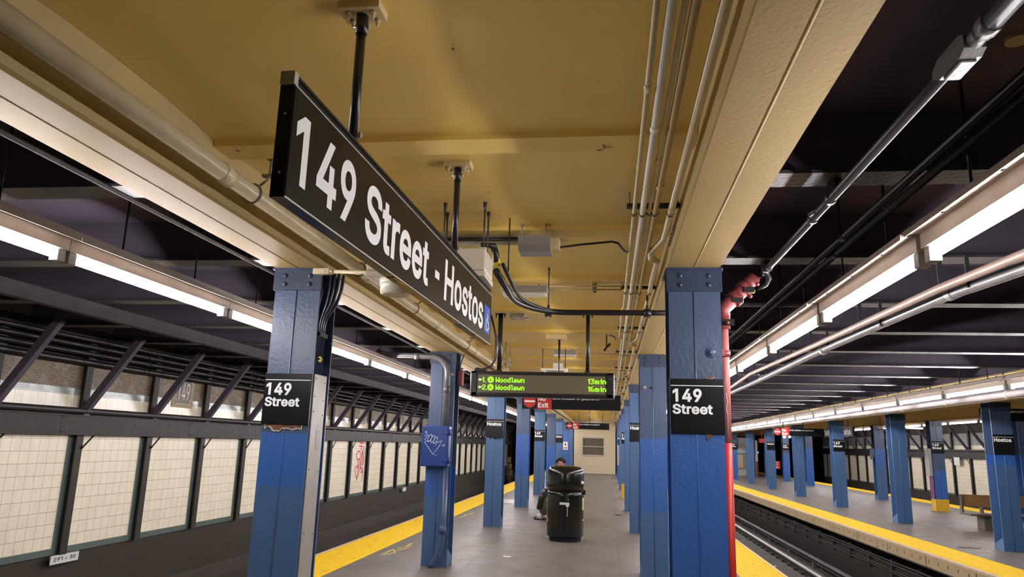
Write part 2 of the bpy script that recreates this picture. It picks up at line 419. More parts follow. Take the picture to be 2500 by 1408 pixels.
# ------------------------------------------------------------------ lettering from stored outlines
GL = json.loads('''{"1":[453,[[[181,0,76,0,76,18],[76,36,76,55,181,55],[286,55,391,55,391,36],[391,18,391,0,286,0]],[[250,509,276,509,276,339],[276,170,276,0,255,0],[234,0,212,0,212,149],[212,299,212,448,211,448],[210,448,209,448,168,418],[127,388,86,358,86,381],[86,404,86,427,123,454],[161,481,198,509,224,509]]]],"4":[453,[[[164,105,40,105,40,123],[40,141,40,158,109,275],[178,392,247,509,268,509],[289,509,311,509,243,394],[176,280,109,166,109,165],[109,164,109,163,210,163],[312,163,413,163,413,144],[413,125,413,105,289,105]],[[302,0,282,0,282,40],[282,81,282,121,282,130],[282,138,282,146,282,203],[282,260,282,318,302,318],[322,318,343,318,343,212],[343,106,343,0,322,0]]]],"9":[453,[[[195,516,226,516,258,516],[286,508,310,494,335,480],[354,460,368,434,382,409],[389,380,389,347,389,323],[383,297,373,270,362,243],[343,209,315,168,277,112],[239,56,200,0,177,0],[154,0,130,0,187,83],[244,165,301,248,303,248],[305,248,307,248,303,238],[296,229,287,221,279,213],[269,207,257,202,245,197],[232,195,218,195,187,195],[160,201,137,214,114,227],[96,245,83,269,70,292],[64,320,64,352,64,384],[71,412,85,436,99,461],[118,480,143,494,167,508]],[[246,460,226,460,207,460],[189,456,174,446,159,437],[147,424,138,407,130,391],[125,372,125,352,125,330],[130,312,138,295,147,279],[159,266,174,257,189,248],[207,243,226,243,246,243],[263,248,279,257,294,266],[306,279,314,295,323,311],[327,330,327,350,327,372],[323,391,314,407,306,424],[294,437,279,446,264,456]]]],"S":[447,[[[263,-9,224,-9,187,-9],[155,-3,128,9,100,21],[79,38,64,60,49,82],[40,107,38,137,60,137],[82,137,104,137,106,117],[112,101,123,88,134,75],[149,65,166,59,184,52],[203,49,224,49,247,49],[268,53,286,60,304,68],[319,78,329,92,340,105],[346,121,346,139,346,155],[341,169,332,179,323,189],[311,198,296,205,281,211],[264,217,245,222,224,228],[204,234,184,239,142,251],[109,268,86,289,63,311],[52,339,52,372,52,401],[60,426,75,448,90,469],[111,486,138,498,164,510],[194,516,227,516,261,516],[290,510,316,498,342,486],[362,469,377,449,392,428],[400,404,401,378,380,378],[358,378,337,378,335,403],[323,423,302,437,281,451],[256,459,225,459,203,459],[184,455,167,448,151,441],[138,431,129,418,120,406],[115,391,115,376,115,358],[120,344,131,334,142,323],[154,314,169,308,184,302],[199,297,212,293,230,289],[247,284,264,279,279,275],[295,270,312,264,328,257],[344,248,359,238,373,227],[385,214,395,198,404,181],[408,162,408,139,408,111],[401,86,386,64,372,41],[351,24,323,11,296,-2]]]],"t":[227,[[[138,379,204,379,204,362],[204,344,204,327,138,327],[72,327,6,327,6,344],[6,362,6,379,72,379]],[[65,345,65,471,85,471],[106,471,126,471,126,347],[126,222,126,98,126,81],[129,69,136,61,143,54],[154,50,170,50,174,50],[179,50,185,51,191,52],[197,53,202,54,206,36],[209,19,213,2,207,0],[200,-2,192,-3,184,-4],[176,-4,168,-4,136,-4],[110,4,92,21,74,38],[65,62,65,93,65,219]]]],"r":[259,[[[73,0,53,0,53,126],[53,253,53,379,72,379],[92,379,112,379,112,360],[112,340,112,321,113,321],[114,321,115,321,122,340],[135,355,152,367,170,379],[190,385,213,385,218,385],[223,385,229,384,235,384],[240,384,243,384,243,363],[243,343,243,322,242,323],[237,323,230,324,223,325],[215,326,207,326,189,326],[173,322,159,315,145,307],[134,297,126,284,118,270],[114,255,114,237,114,158],[114,79,114,0,93,0]]]],"e":[404,[[[238,-8,212,-8,175,-8],[143,0,117,16,90,33],[70,56,56,85,41,114],[34,148,34,187,34,226],[41,260,55,290,69,319],[89,343,115,359,141,376],[171,384,205,384,226,384],[246,381,266,374,285,367],[303,356,319,341,335,326],[348,306,357,282,366,258],[371,228,371,194,371,186],[371,178,371,169,272,169],[174,169,75,169,75,187],[75,204,75,221,163,221],[250,221,338,221,329,215],[319,208,310,202,310,227],[306,249,298,269,290,288],[278,303,263,314,247,325],[228,330,205,330,182,330],[163,325,146,313,130,302],[118,288,109,270,100,251],[96,232,96,211,96,200],[96,189,96,178,96,150],[101,126,110,106,120,87],[134,72,151,61,168,51],[189,46,212,46,228,46],[241,48,254,53,266,57],[277,64,285,73,294,82],[301,93,306,105,325,101],[345,96,365,91,359,71],[349,54,335,39,321,24],[303,13,283,4,262,-4]]]],"-":[453,[[[263,244,337,244,337,226],[337,207,337,188,263,188],[188,188,114,188,114,207],[114,226,114,244,188,244]]]],"H":[517,[[[82,0,60,0,60,170],[60,339,60,509,82,509],[103,509,125,509,125,435],[125,362,125,289,214,289],[303,289,392,289,392,362],[392,435,392,509,414,509],[435,509,457,509,457,339],[457,170,457,0,435,0],[414,0,392,0,392,77],[392,155,392,232,303,232],[214,232,125,232,125,155],[125,77,125,0,103,0]]]],"o":[415,[[[242,-8,207,-8,173,-8],[143,0,117,16,91,33],[71,56,56,85,41,114],[34,149,34,187,34,227],[41,262,56,291,71,321],[91,343,117,360,143,376],[173,384,207,384,242,384],[273,376,299,360,325,343],[345,321,359,291,374,262],[381,227,381,187,381,149],[374,114,359,85,345,56],[325,33,299,16,273,0]],[[182,46,207,46,233,46],[254,53,270,66,287,79],[299,96,307,117,315,139],[319,162,319,187,319,213],[315,236,307,258,299,280],[287,297,270,310,254,323],[233,330,207,330,182,330],[161,323,145,310,129,297],[116,280,108,258,100,237],[96,213,96,187,96,162],[100,139,108,117,116,96],[129,79,145,66,161,53]]]],"s":[365,[[[211,-8,182,-8,156,-8],[133,-4,112,3,92,11],[75,23,62,38,49,53],[40,72,36,94,55,98],[74,102,94,107,99,86],[109,70,124,60,139,50],[158,45,181,45,208,45],[229,51,244,62,260,74],[268,87,268,103,268,116],[263,127,254,136,245,144],[231,151,212,155,191,160],[170,165,149,170,115,178],[89,191,72,208,55,225],[47,247,47,274,47,296],[53,315,65,332,77,348],[94,361,115,370,136,380],[160,384,187,384,213,384],[235,380,254,372,272,365],[287,353,299,339,310,325],[319,309,324,290,305,286],[287,281,268,277,263,292],[255,304,243,316,230,327],[212,333,187,333,165,333],[146,327,131,317,116,306],[109,293,109,277,109,263],[114,252,124,243,134,235],[150,228,172,223,191,218],[210,214,229,209,264,201],[290,188,306,171,323,154],[331,133,331,107,331,84],[325,64,312,47,300,30],[282,16,260,6,237,-3]]]],"N":[523,[[[82,0,60,0,60,170],[60,339,60,509,85,509],[111,509,136,509,205,400],[274,291,343,183,349,174],[355,164,363,151,370,138],[379,123,388,107,396,90],[405,73,414,55,411,55],[408,54,405,54,403,72],[401,90,401,108,400,126],[399,142,399,157,399,172],[399,185,399,195,399,300],[399,404,399,509,420,509],[442,509,463,509,463,339],[463,170,463,0,438,0],[412,0,387,0,325,97],[264,193,202,290,194,303],[186,316,177,331,169,345],[159,362,148,381,137,400],[123,424,108,452,111,453],[115,453,119,454,120,428],[121,405,122,384,123,362],[124,344,124,328,125,312],[125,300,125,291,125,194],[125,97,125,0,103,0]]]],"x":[379,[[[44,0,21,0,71,73],[121,145,171,218,171,202],[171,187,171,171,124,240],[76,310,29,379,52,379],[76,379,100,379,116,355],[132,330,147,306,160,287],[170,270,179,253,188,237],[198,221,207,206,197,206],[186,206,175,206,185,221],[194,237,202,253,211,270],[221,287,233,306,249,330],[266,355,282,379,305,379],[328,379,352,379,304,309],[256,239,209,169,209,184],[209,199,209,214,258,143],[308,71,358,0,334,0],[310,0,287,0,268,28],[249,57,231,85,219,103],[209,120,200,136,191,152],[182,167,173,182,183,182],[194,182,205,182,195,167],[186,152,178,136,170,120],[160,103,148,85,129,57],[110,28,91,0,68,0]]]],"E":[419,[[[165,0,60,0,60,170],[60,339,60,509,164,509],[268,509,372,509,372,490],[372,471,372,452,290,452],[207,452,125,452,125,396],[125,341,125,286,202,286],[278,286,355,286,355,267],[355,248,355,229,278,229],[202,229,125,229,125,172],[125,114,125,57,208,57],[292,57,375,57,375,38],[375,19,375,0,270,0]]]],"i":[167,[[[73,0,53,0,53,126],[53,253,53,379,73,379],[93,379,114,379,114,253],[114,126,114,0,93,0]],[[95,443,84,443,72,443],[62,447,54,455,45,462],[41,472,41,483,41,494],[45,504,54,512,62,520],[72,524,84,524,95,524],[106,520,114,512,122,504],[126,494,126,483,126,472],[122,462,114,455,106,447]]]],"m":[610,[[[73,0,53,0,53,126],[53,253,53,379,72,379],[92,379,112,379,112,351],[112,323,112,295,111,295],[109,295,108,295,113,316],[121,332,132,346,144,359],[157,369,172,376,187,383],[203,386,219,386,247,386],[270,378,287,361,305,344],[316,322,321,295,318,295],[315,295,312,295,317,313],[325,329,337,343,349,357],[364,367,381,375,398,382],[416,386,437,386,459,386],[479,381,497,372,515,362],[530,348,541,328,551,309],[557,285,557,255,557,170],[557,85,557,0,536,0],[516,0,496,0,496,85],[496,169,496,254,496,281],[488,301,473,313,457,325],[439,330,419,330,402,330],[387,327,374,320,362,313],[352,303,345,290,339,278],[335,263,335,247,335,165],[335,82,335,0,315,0],[295,0,274,0,274,87],[274,173,274,260,274,281],[267,298,253,311,239,324],[221,330,199,330,185,330],[171,327,158,320,144,313],[134,303,126,289,118,276],[114,258,114,238,114,159],[114,79,114,0,93,0]]]],"d":[424,[[[219,-8,195,-8,164,-8],[136,0,111,16,87,32],[68,55,55,84,41,114],[34,149,34,189,34,229],[41,263,55,293,69,322],[88,345,112,361,136,376],[164,384,196,384,219,384],[238,381,253,373,268,365],[279,356,287,346,296,336],[302,327,306,319,308,319],[309,319,311,319,311,382],[311,446,311,509,331,509],[351,509,372,509,372,339],[372,170,372,0,352,0],[332,0,313,0,313,20],[313,39,313,59,311,59],[309,59,307,59,302,51],[295,42,287,31,278,21],[267,12,252,4,238,-4]],[[181,47,205,47,227,47],[247,53,263,65,279,77],[291,94,299,115,308,136],[312,161,312,189,312,217],[308,242,300,263,292,284],[279,300,263,312,247,324],[228,330,205,330,181,330],[161,324,145,311,129,299],[116,282,108,261,100,240],[96,216,96,189,96,162],[100,138,109,117,117,95],[129,78,145,66,161,53]]]],"l":[189,[[[147,-2,139,-2,110,-2],[88,5,74,20,60,35],[53,57,53,84,53,226],[53,367,53,509,73,509],[93,509,114,509,114,372],[114,235,114,99,114,81],[116,69,120,62,125,55],[133,52,146,52,152,52],[157,52,160,53,164,53],[167,54,170,54,173,37],[177,20,181,3,175,1],[169,0,162,-1,154,-2]]]],"f":[254,[[[154,379,228,379,228,362],[228,344,228,327,154,327],[80,327,6,327,6,344],[6,362,6,379,80,379]],[[101,0,81,0,81,144],[81,288,81,432,81,453],[86,471,96,486,106,500],[119,511,135,519,152,526],[169,530,187,530,201,530],[213,529,222,527,232,525],[238,523,243,521,238,503],[233,486,227,468,224,470],[220,471,215,472,210,473],[203,474,195,474,176,474],[163,469,154,460,146,451],[142,437,142,419,142,279],[142,140,142,0,121,0]]]],"p":[424,[[[73,-143,53,-143,53,31],[53,205,53,379,72,379],[92,379,112,379,112,359],[112,339,112,319,114,319],[116,319,118,319,123,327],[129,336,137,346,145,356],[157,365,171,373,186,381],[205,384,229,384,261,384],[289,376,313,361,337,345],[356,322,370,293,383,263],[390,229,390,189,390,149],[383,114,370,84,356,55],[337,32,313,16,289,0],[261,-8,229,-8,206,-8],[187,-4,173,4,158,12],[146,21,138,31,130,42],[123,51,118,59,117,59],[115,59,114,59,114,-8],[114,-76,114,-143,93,-143]],[[197,47,220,47,244,47],[263,53,279,66,295,78],[308,95,316,117,324,138],[328,162,328,189,328,216],[324,240,316,261,308,282],[296,299,280,311,264,324],[244,330,220,330,197,330],[177,324,161,312,145,300],[133,284,125,263,117,242],[113,217,113,189,113,161],[117,136,125,115,133,94],[146,77,162,65,178,53]]]],"a":[389,[[[182,-9,160,-9,136,-9],[114,-4,94,5,75,14],[59,27,48,45,36,62],[30,83,30,108,30,130],[35,147,43,161,52,175],[63,185,78,193,92,201],[108,207,125,211,143,215],[160,218,178,220,201,223],[219,225,234,227,248,228],[258,231,265,235,272,239],[276,245,276,255,276,255],[276,256,276,257,276,272],[273,286,267,297,261,308],[252,316,240,322,228,328],[213,331,196,331,178,331],[162,328,149,322,136,317],[126,309,118,301,110,292],[104,283,100,274,80,280],[61,285,41,291,50,314],[62,332,79,346,95,360],[113,369,133,375,153,381],[173,384,194,384,208,384],[223,383,239,379,255,376],[271,370,286,360,301,351],[313,338,322,320,332,303],[337,280,337,251,337,168],[337,84,337,0,317,0],[297,0,277,0,277,17],[277,35,277,52,275,52],[274,52,272,52,268,43],[261,34,252,25,243,15],[230,7,215,1,200,-5]],[[155,45,170,45,193,45],[212,50,228,59,243,68],[255,79,263,93,271,107],[276,122,276,138,276,155],[276,173,276,190,273,187],[268,184,259,182,251,180],[242,178,231,176,221,174],[210,172,200,171,190,170],[182,169,175,168,161,166],[147,163,134,159,121,154],[111,148,103,139,96,131],[92,119,92,105,92,92],[95,81,102,72,109,63],[118,57,130,52,142,48]]]],"2":[453,[[[172,0,64,0,64,16],[64,32,64,47,121,108],[177,168,234,229,254,249],[270,267,282,282,295,298],[304,313,311,327,317,341],[320,356,320,371,320,390],[316,405,308,419,299,432],[288,442,273,449,259,456],[242,460,224,460,204,460],[187,456,172,447,158,439],[147,428,139,413,131,399],[127,382,127,362,107,362],[86,362,66,362,66,392],[72,419,86,442,100,465],[119,483,143,496,167,509],[194,516,225,516,255,516],[282,509,306,497,329,484],[348,467,361,445,374,424],[381,399,381,372,381,354],[378,335,371,318,364,300],[353,280,336,259,319,237],[296,211,267,180,229,140],[191,100,153,60,153,59],[153,58,153,57,231,57],[310,57,389,57,389,38],[389,19,389,0,281,0]]]],"5":[453,[[[254,-7,221,-7,191,-7],[164,-1,140,11,116,23],[97,39,83,60,69,81],[61,104,60,130,81,130],[101,130,122,130,124,115],[129,101,138,89,147,77],[159,67,173,60,188,53],[204,50,221,50,242,50],[260,55,276,64,292,74],[305,87,314,104,323,121],[328,141,328,162,328,184],[323,204,314,221,304,238],[291,252,275,262,258,272],[239,277,218,277,201,277],[184,274,167,268,151,263],[138,255,128,246,108,248],[88,250,67,253,77,338],[86,423,96,509,186,509],[276,509,366,509,366,490],[366,471,366,452,294,452],[222,452,151,452,145,402],[139,352,134,301,135,301],[135,301,136,301,147,311],[161,319,178,325,194,331],[211,334,229,334,253,334],[274,329,294,321,313,313],[331,301,345,285,359,270],[371,252,379,231,387,210],[391,188,391,163,391,130],[384,101,369,76,354,50],[334,30,309,15,283,1]]]],"8":[453,[[[260,-7,226,-7,192,-7],[162,-1,136,11,109,24],[89,40,74,62,59,83],[52,108,52,135,52,157],[56,177,65,195,74,213],[86,229,101,241,116,253],[133,261,153,265,153,265],[153,266,153,267,128,273],[108,287,93,308,78,329],[70,353,70,380,70,406],[77,429,90,450,104,470],[122,486,146,498,169,510],[196,516,226,516,256,516],[283,510,306,498,329,486],[348,470,361,450,375,429],[382,406,382,380,382,353],[374,329,359,308,344,287],[325,273,300,267,300,266],[300,265,300,265,319,261],[336,253,351,241,366,229],[378,213,387,195,396,177],[401,157,401,135,401,108],[393,83,378,62,364,40],[343,24,317,11,291,-1]],[[204,49,226,49,249,49],[268,53,285,60,301,68],[314,78,323,91,332,105],[337,121,337,139,337,158],[332,174,322,189,313,203],[300,214,283,223,266,231],[247,235,226,235,205,235],[186,231,169,223,152,214],[139,203,130,189,120,174],[115,158,115,139,115,121],[120,105,129,91,138,78],[151,68,167,60,184,53]],[[208,290,226,290,244,290],[260,293,274,300,288,307],[299,318,307,330,315,343],[319,358,319,376,319,393],[315,407,308,420,300,433],[289,443,275,449,261,456],[245,460,226,460,208,460],[191,456,177,449,163,443],[152,433,145,420,137,407],[133,393,133,376,133,358],[137,343,145,330,152,318],[163,307,178,300,192,293]]]],"+":[453,[[[217,34,198,34,198,144],[198,254,198,364,217,364],[236,364,255,364,255,254],[255,144,255,34,236,34]],[[171,172,61,172,61,190],[61,208,61,226,171,226],[281,226,391,226,391,208],[391,190,391,172,281,172]]]],"0":[453,[[[264,-7,227,-7,189,-7],[157,3,130,24,103,45],[83,74,69,113,55,152],[48,199,48,254,48,309],[55,356,69,395,83,434],[104,464,130,484,157,505],[189,516,227,516,264,516],[296,505,323,484,350,464],[370,434,384,395,398,356],[405,309,405,254,405,199],[398,152,384,113,370,74],[350,45,323,24,297,3]],[[202,50,227,50,252,50],[273,58,290,74,308,90],[321,113,330,144,339,174],[344,211,344,254,344,297],[339,334,330,365,321,395],[308,419,290,435,273,451],[252,460,227,460,202,460],[180,451,163,435,146,419],[132,395,123,365,114,334],[109,297,109,254,109,211],[114,174,123,144,132,113],[146,90,163,74,180,58]]]],"7":[453,[[[120,0,97,0,172,149],[248,299,323,448,323,450],[323,451,323,452,236,452],[149,452,62,452,62,471],[62,490,62,509,172,509],[281,509,391,509,391,489],[391,469,391,449,315,299],[240,150,165,0,142,0]]]],"3":[453,[[[252,-7,218,-7,187,-7],[158,-1,133,10,107,21],[86,37,70,57,54,78],[46,103,44,132,66,132],[87,132,109,132,111,114],[117,99,126,87,136,75],[149,65,165,59,181,53],[199,50,219,50,239,50],[258,53,275,61,292,68],[305,79,315,93,324,107],[329,124,329,145,329,163],[325,181,316,196,307,212],[293,224,275,234,256,243],[231,248,201,248,186,248],[172,248,157,248,157,265],[157,282,157,299,200,349],[244,399,288,448,288,450],[288,451,288,452,215,452],[142,452,70,452,70,471],[70,490,70,509,171,509],[272,509,372,509,372,493],[372,477,372,461,319,400],[265,339,211,278,211,282],[211,285,211,289,249,293],[281,288,308,276,335,263],[356,246,371,222,386,199],[393,173,393,145,393,115],[385,89,370,66,355,43],[335,25,309,12,282,0]]]]}''')
GL['1'][1] = GL['1'][1][1:]
CAPH = max(p[3] for p in GL['H'][1][0]) / 1000
_tcache = {}
def _flat(pts):
    out = []
    n = len(pts)
    for i in range(n):
        p, q = pts[i], pts[(i + 1) % n]
        A, B, C_, D = Vector(p[2:4]), Vector(p[4:6]), Vector(q[0:2]), Vector(q[2:4])
        d = D - A
        def dev(P): return abs((P - A).x * d.y - (P - A).y * d.x) / max(d.length, 1e-6)
        k = 1 if max(dev(B), dev(C_)) < 2 else 6
        for j in range(k):
            t = j / k; out.append(A * (1 - t) ** 3 + B * 3 * t * (1 - t) ** 2 + C_ * 3 * t * t * (1 - t) + D * t ** 3)
    res = []
    for v in out:
        if not res or (v - res[-1]).length > .5: res.append(v)
    if (res[0] - res[-1]).length < .5: res.pop()
    return res
def _glyph(ch, bold):
    """outline -> triangles, non-zero winding; bold moves every outline outwards"""
    key = (ch, bold)
    if key in _tcache: return _tcache[key]
    from mathutils.geometry import delaunay_2d_cdt
    loops = []
    for sp in GL[ch][1]:
        P = _flat(sp); n = len(P); Q = []
        for i in range(n):
            d0 = (P[i] - P[i - 1]).normalized(); d1 = (P[(i + 1) % n] - P[i]).normalized()
            n0, n1 = Vector((-d0.y, d0.x)), Vector((-d1.y, d1.x)); m_ = n0 + n1
            m_ = m_ / max(m_.dot(n0), .5) if m_.length > 1e-4 else n0
            Q.append(P[i] + m_ * bold * 1000)
        loops.append(Q)
    vs = [v for l in loops for v in l]; es = []; b = 0
    for l in loops:
        es += [(b + i, b + (i + 1) % len(l)) for i in range(len(l))]; b += len(l)
    V, _, T_, _, _, _ = delaunay_2d_cdt([Vector(v) for v in vs], es, [], 0, 1e-3)
    F_ = []
    for t in T_:
        c = sum((V[i] for i in t), Vector((0, 0))) / len(t); w = 0
        for l in loops:
            for i in range(len(l)):
                a, e = l[i], l[(i + 1) % len(l)]
                if (a.y <= c.y) != (e.y <= c.y):
                    if a.x + (c.y - a.y) / (e.y - a.y) * (e.x - a.x) > c.x: w += 1 if e.y > a.y else -1
        if w: F_.append(tuple(t))
    r_ = ([(v.x / 1000, v.y / 1000) for v in V], F_); _tcache[key] = r_
    return r_
def text(mb, s, origin, right, up, cap, width=None, bold=.022, thick=.0015):
    """flat lettering: origin = left end of the baseline; width fits the whole string"""
    V, Fc = [], []; x = 0
    for ch in s:
        if ch == ' ': x += .200; continue
        gv, gf = _glyph(ch, bold); used_v = set(i for fc in gf for i in fc); b = len(V); mp = {}
        for i in sorted(used_v): mp[i] = len(V); V.append((gv[i][0] + x, gv[i][1]))
        Fc += [tuple(mp[i] for i in fc) for fc in gf]
        x += GL[ch][0] / 1000 + bold * .6
    k = cap / (CAPH + bold); xs = [v[0] for v in V]; x0, x1 = min(xs), max(xs)
    kx = width / (x1 - x0) if width else k
    R_, U_ = Vector(right).normalized(), Vector(up).normalized(); N_ = R_.cross(U_); O = Vector(origin)
    b = len(mb.v)
    for v in V: mb.v.append(tuple(O + R_ * (v[0] - x0) * kx + U_ * v[1] * k + N_ * thick))
    for fc in Fc: mb.face([b + i for i in fc])
    return (x1 - x0) * kx

# ================================================================== LARGE STRUCTURE
XL, XR, XP, XQ = -2.137, .546, 6.668, 9.303      # column rows
YL, YR, YP, YQ = 4.677, 4.693, 13.62, 22.578     # front faces
PITCH_COL = 4.572
ZT = 2.654                                        # girder soffit
ZTP = 2.45
EL, ER, EP, EQ = -3.85, 2.2, 5.02, 11.07          # platform edges
Y0, Y1 = -1.0, 60.0
W = .325

mb = MB(); mb.box(EL + .14, ER - .14, Y0, 42.6, -.25, 0); o = struct(mb.build('floor', 'platform_floor'))
mb = MB(); mb.box(EP + .68, EQ - .05, 6, Y1, -.25, 0); mb.box(EP + .06, EP + .7, 6, Y1, -.25, -.004); struct(mb.build('floor', 'platform_floor'))
# platform past the end wall on the left
mb = MB(); mb.box(EL + .14, -1.9, 42.6, Y1, -.25, 0); struct(mb.build('floor', 'platform_floor'))
# tactile strips: separate things, one per platform edge
def tactile(x0, x1, y0, y1, label):
    mb = MB(); mb.box(x0, x1, y0, y1, -.004, .006); return tag(mb.build('tactile_strip', 'tactile_yellow', loc=(x0, y0, 0)), label, 'tactile paving')
tactile(EL + .075, EL + .685, .5, Y1, 'yellow domed tactile strip along the left edge of the near platform')
tactile(ER - .61, ER - .045, .5, Y1 - 17, 'yellow domed tactile strip at the bottom right beside the red standpipe')
tactile(EP + .06, EP + .67, 6, Y1, 'yellow tactile strip along the near edge of the opposite platform')
tactile(EQ - .69, EQ - .06, 10, Y1, 'yellow tactile strip along the far edge of the opposite platform')
# platform edge noses
def nose(x0, x1, y0, y1, zb=-.22):
    mb = MB(); mb.box(x0, x1, y0, y1, zb, -.001); return struct(mb.build('trim_1', 'edge_strip'))
nose(EL, EL + .14, Y0, Y1); nose(ER - .14, ER, Y0, Y1 - 17); nose(EQ - .14, EQ, 10, Y1)
# opposite platform edge beam: pale nose above a tan face with anchor holes
mb = MB(); mb.box(EP, EP + .07, 6, Y1, -.035, -.001); mb.m(1).box(EP + .012, EP + .07, 6, Y1, -.215, -.035); mb.build('trim_2', ['edge_strip', 'edge_tan'])
struct(bpy.data.objects['trim_2'])
mb = MB()
for k in range(86):
    y = 9.6 + k * .33; mb.tube([(EP + .010, y, -.11), (EP + .02, y, -.11)], .017, 6); mb.box(EP + .0108, EP + .013, y - .006, y + .01, -.15, -.11)
    if k % 5 == 0: mb.box(EP + .010, EP + .014, y + .11, y + .13, -.19, -.06)
tag(mb.build('trim_3', 'bolt_dark'), kind='structure')
# under-platform walls and track beds
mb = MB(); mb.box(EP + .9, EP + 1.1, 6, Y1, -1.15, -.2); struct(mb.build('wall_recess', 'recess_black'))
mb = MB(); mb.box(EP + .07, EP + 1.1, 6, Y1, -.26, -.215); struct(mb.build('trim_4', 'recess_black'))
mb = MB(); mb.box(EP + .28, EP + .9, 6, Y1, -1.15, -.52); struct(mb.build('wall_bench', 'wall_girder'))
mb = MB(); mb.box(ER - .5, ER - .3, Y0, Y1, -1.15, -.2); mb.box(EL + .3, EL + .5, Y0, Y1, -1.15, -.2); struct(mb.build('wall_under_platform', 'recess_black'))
mb = MB(); mb.box(ER - .6, EP + .5, Y0, Y1 + 20, -1.3, -1.14); struct(mb.build('floor', 'ballast'))
mb = MB(); mb.box(-7.4, EL + .5, Y0, Y1 + 20, -1.3, -1.14); struct(mb.build('floor', 'ballast'))
mb = MB(); mb.box(EQ - .5, 14.6, 6, Y1 + 20, -1.3, -1.14); struct(mb.build('floor', 'ballast'))

# walls
XW = -7.05
def side_wall(side, x, y0, y1):
    s = 1 if side == 'left' else -1                      # s: direction from wall to track
    def B(mb, a, b, ya, yb, za, zb): mb.box(x + s * a, x + s * b, ya, yb, za, zb)
    mb = MB(); B(mb, -.25, 0, y0, y1, -1.2, 3.15); struct(mb.build('wall_' + side, 'concrete_dark'))
    mb = MB(); B(mb, 0, .03, y0, y1, -.05, 1.62); struct(mb.build('trim_5', 'wall_tile'))
    mb = MB(); B(mb, 0, .03, y0, y1, 1.66, 1.97); struct(mb.build('trim_6', 'frieze_cream'))
    mb = MB(); B(mb, 0, .032, y0, y1, 1.97, 2.06); struct(mb.build('trim_7', 'frieze_green'))
    mb = MB(); B(mb, 0, .034, y0, y1, 2.06, 2.45); struct(mb.build('trim_8', 'frieze_mosaic' if side == 'left' else 'grey_frieze'))
    # sloping foot of the wall and ledge by the track
    mb = MB(); pr = [(x, -.75), (x + s * .16, -.95), (x + s * .2, -1.14), (x, -1.14)]
    mb.prism(pr if s > 0 else pr[::-1], 'y', y0, y1); struct(mb.build('trim_9', 'concrete_dark'))
side_wall('left', XW, Y0, 51.5)
side_wall('right', 14.25, 14, 52)
mb = MB(); mb.box(-9.5, -7.2, 55, 55.3, -1.2, 3.1); struct(mb.build('wall_tunnel', 'concrete_dark'))
mb = MB(); mb.box(-9.7, 17, 75, 75.3, -1.3, 3.3); struct(mb.build('wall_far', 'recess_black'))
mb = MB(); mb.box(-9.7, -9.4, 51, 76, -1.3, 3.3); mb.box(16.4, 16.7, 51, 76, -1.3, 3.3); struct(mb.build('wall_tunnel_side', 'recess_black'))
mb = MB(); mb.box(-8, 17, -1.4, -1.2, -1.3, 3.3); struct(mb.build('wall_behind', 'concrete_dark'))
# stepped stone work in the dark beyond the end of the left wall
mb = MB()
for k in range(4): mb.box(-7.3, -7.0 + .25 - .05 * k, 51.6, 53.2 - .2 * k, -1.14 + .45 * k, -1.14 + .45 * (k + 1) - .06)
tag(mb.build('stone_pier', 'edge_tan', loc=(-7.2, 52, -1.14)), 'stepped stone pier at the dark end of the left tiled wall', 'pier')

# end wall of the near platform with its window
mb = MB(); mb.box(XL + .17, XR - .17, 42.5, 42.7, 0, 1.0); mb.box(XL + .17, XR - .17, 42.5, 42.7, 1.98, 3.0); mb.box(XL + .17, -1.49, 42.5, 42.7, 1.0, 1.98); mb.box(-.27, XR - .17, 42.5, 42.7, 1.0, 1.98)
mb.box(XL + .17, XL + .35, 42.7, 47, 0, 3.0); mb.box(XR - .34, XR - .17, 42.7, 47, 0, 3.0)
struct(mb.build('wall_end', 'end_block'))
wn = MB(); wn.box(-1.52, -1.46, 42.46, 42.52, .97, 2.01); wn.box(-.30, -.24, 42.46, 42.52, .97, 2.01); wn.box(-1.46, -.30, 42.46, 42.52, 1.95, 2.01); wn.box(-1.46, -.30, 42.46, 42.52, .97, 1.03); wn.box(-1.46, -.30, 42.47, 42.52, 1.47, 1.51)
w1 = struct(wn.build('window_1', 'window_frame'))
pn = MB(); pn.box(-1.46, -.30, 42.53, 42.55, 1.03, 1.95); pn.build('pane', 'screen_glass', w1)

# platform ceiling: shallow jack arches springing from the flange of every roof beam
BY0, BP = 4.85, 1.524
def vault(x0, x1, ylo, yhi, zf, rise, name='ceiling', m_='ceiling_paint'):
    mb = MB(); pts = []
    k0 = int((ylo - BY0) / BP) - 1; k1 = int((yhi - BY0) / BP) + 1
    for k in range(k0, k1):
        c = BY0 + k * BP
        pts += [(c - .088, zf + .032), (c - .088, zf), (c + .088, zf), (c + .088, zf + .032)]
        n = 8; a, b = c + .088, c + BP - .088
        for i in range(1, n):
            t = i / n; pts.append((a + (b - a) * t, zf + .032 + rise * (1 - (2 * t - 1) ** 2) ** .8))
    pts = [p for p in pts if ylo <= p[0] <= yhi]
    b0 = len(mb.v)
    for p in pts: mb.v += [(x0, p[0], p[1]), (x1, p[0], p[1])]
    for i in range(len(pts) - 1): mb.face((b0 + 2 * i, b0 + 2 * i + 1, b0 + 2 * i + 3, b0 + 2 * i + 2))
    o = mb.build(name, m_); sd = o.modifiers.new('thickness', 'SOLIDIFY'); sd.thickness = .05; sd.offset = 1
    return struct(o)
vault(XL + .135, XR - .135, -1, 42.5, 2.945, .028)
vault(XP + .135, XQ - .135, 8, Y1, 2.80, .045)
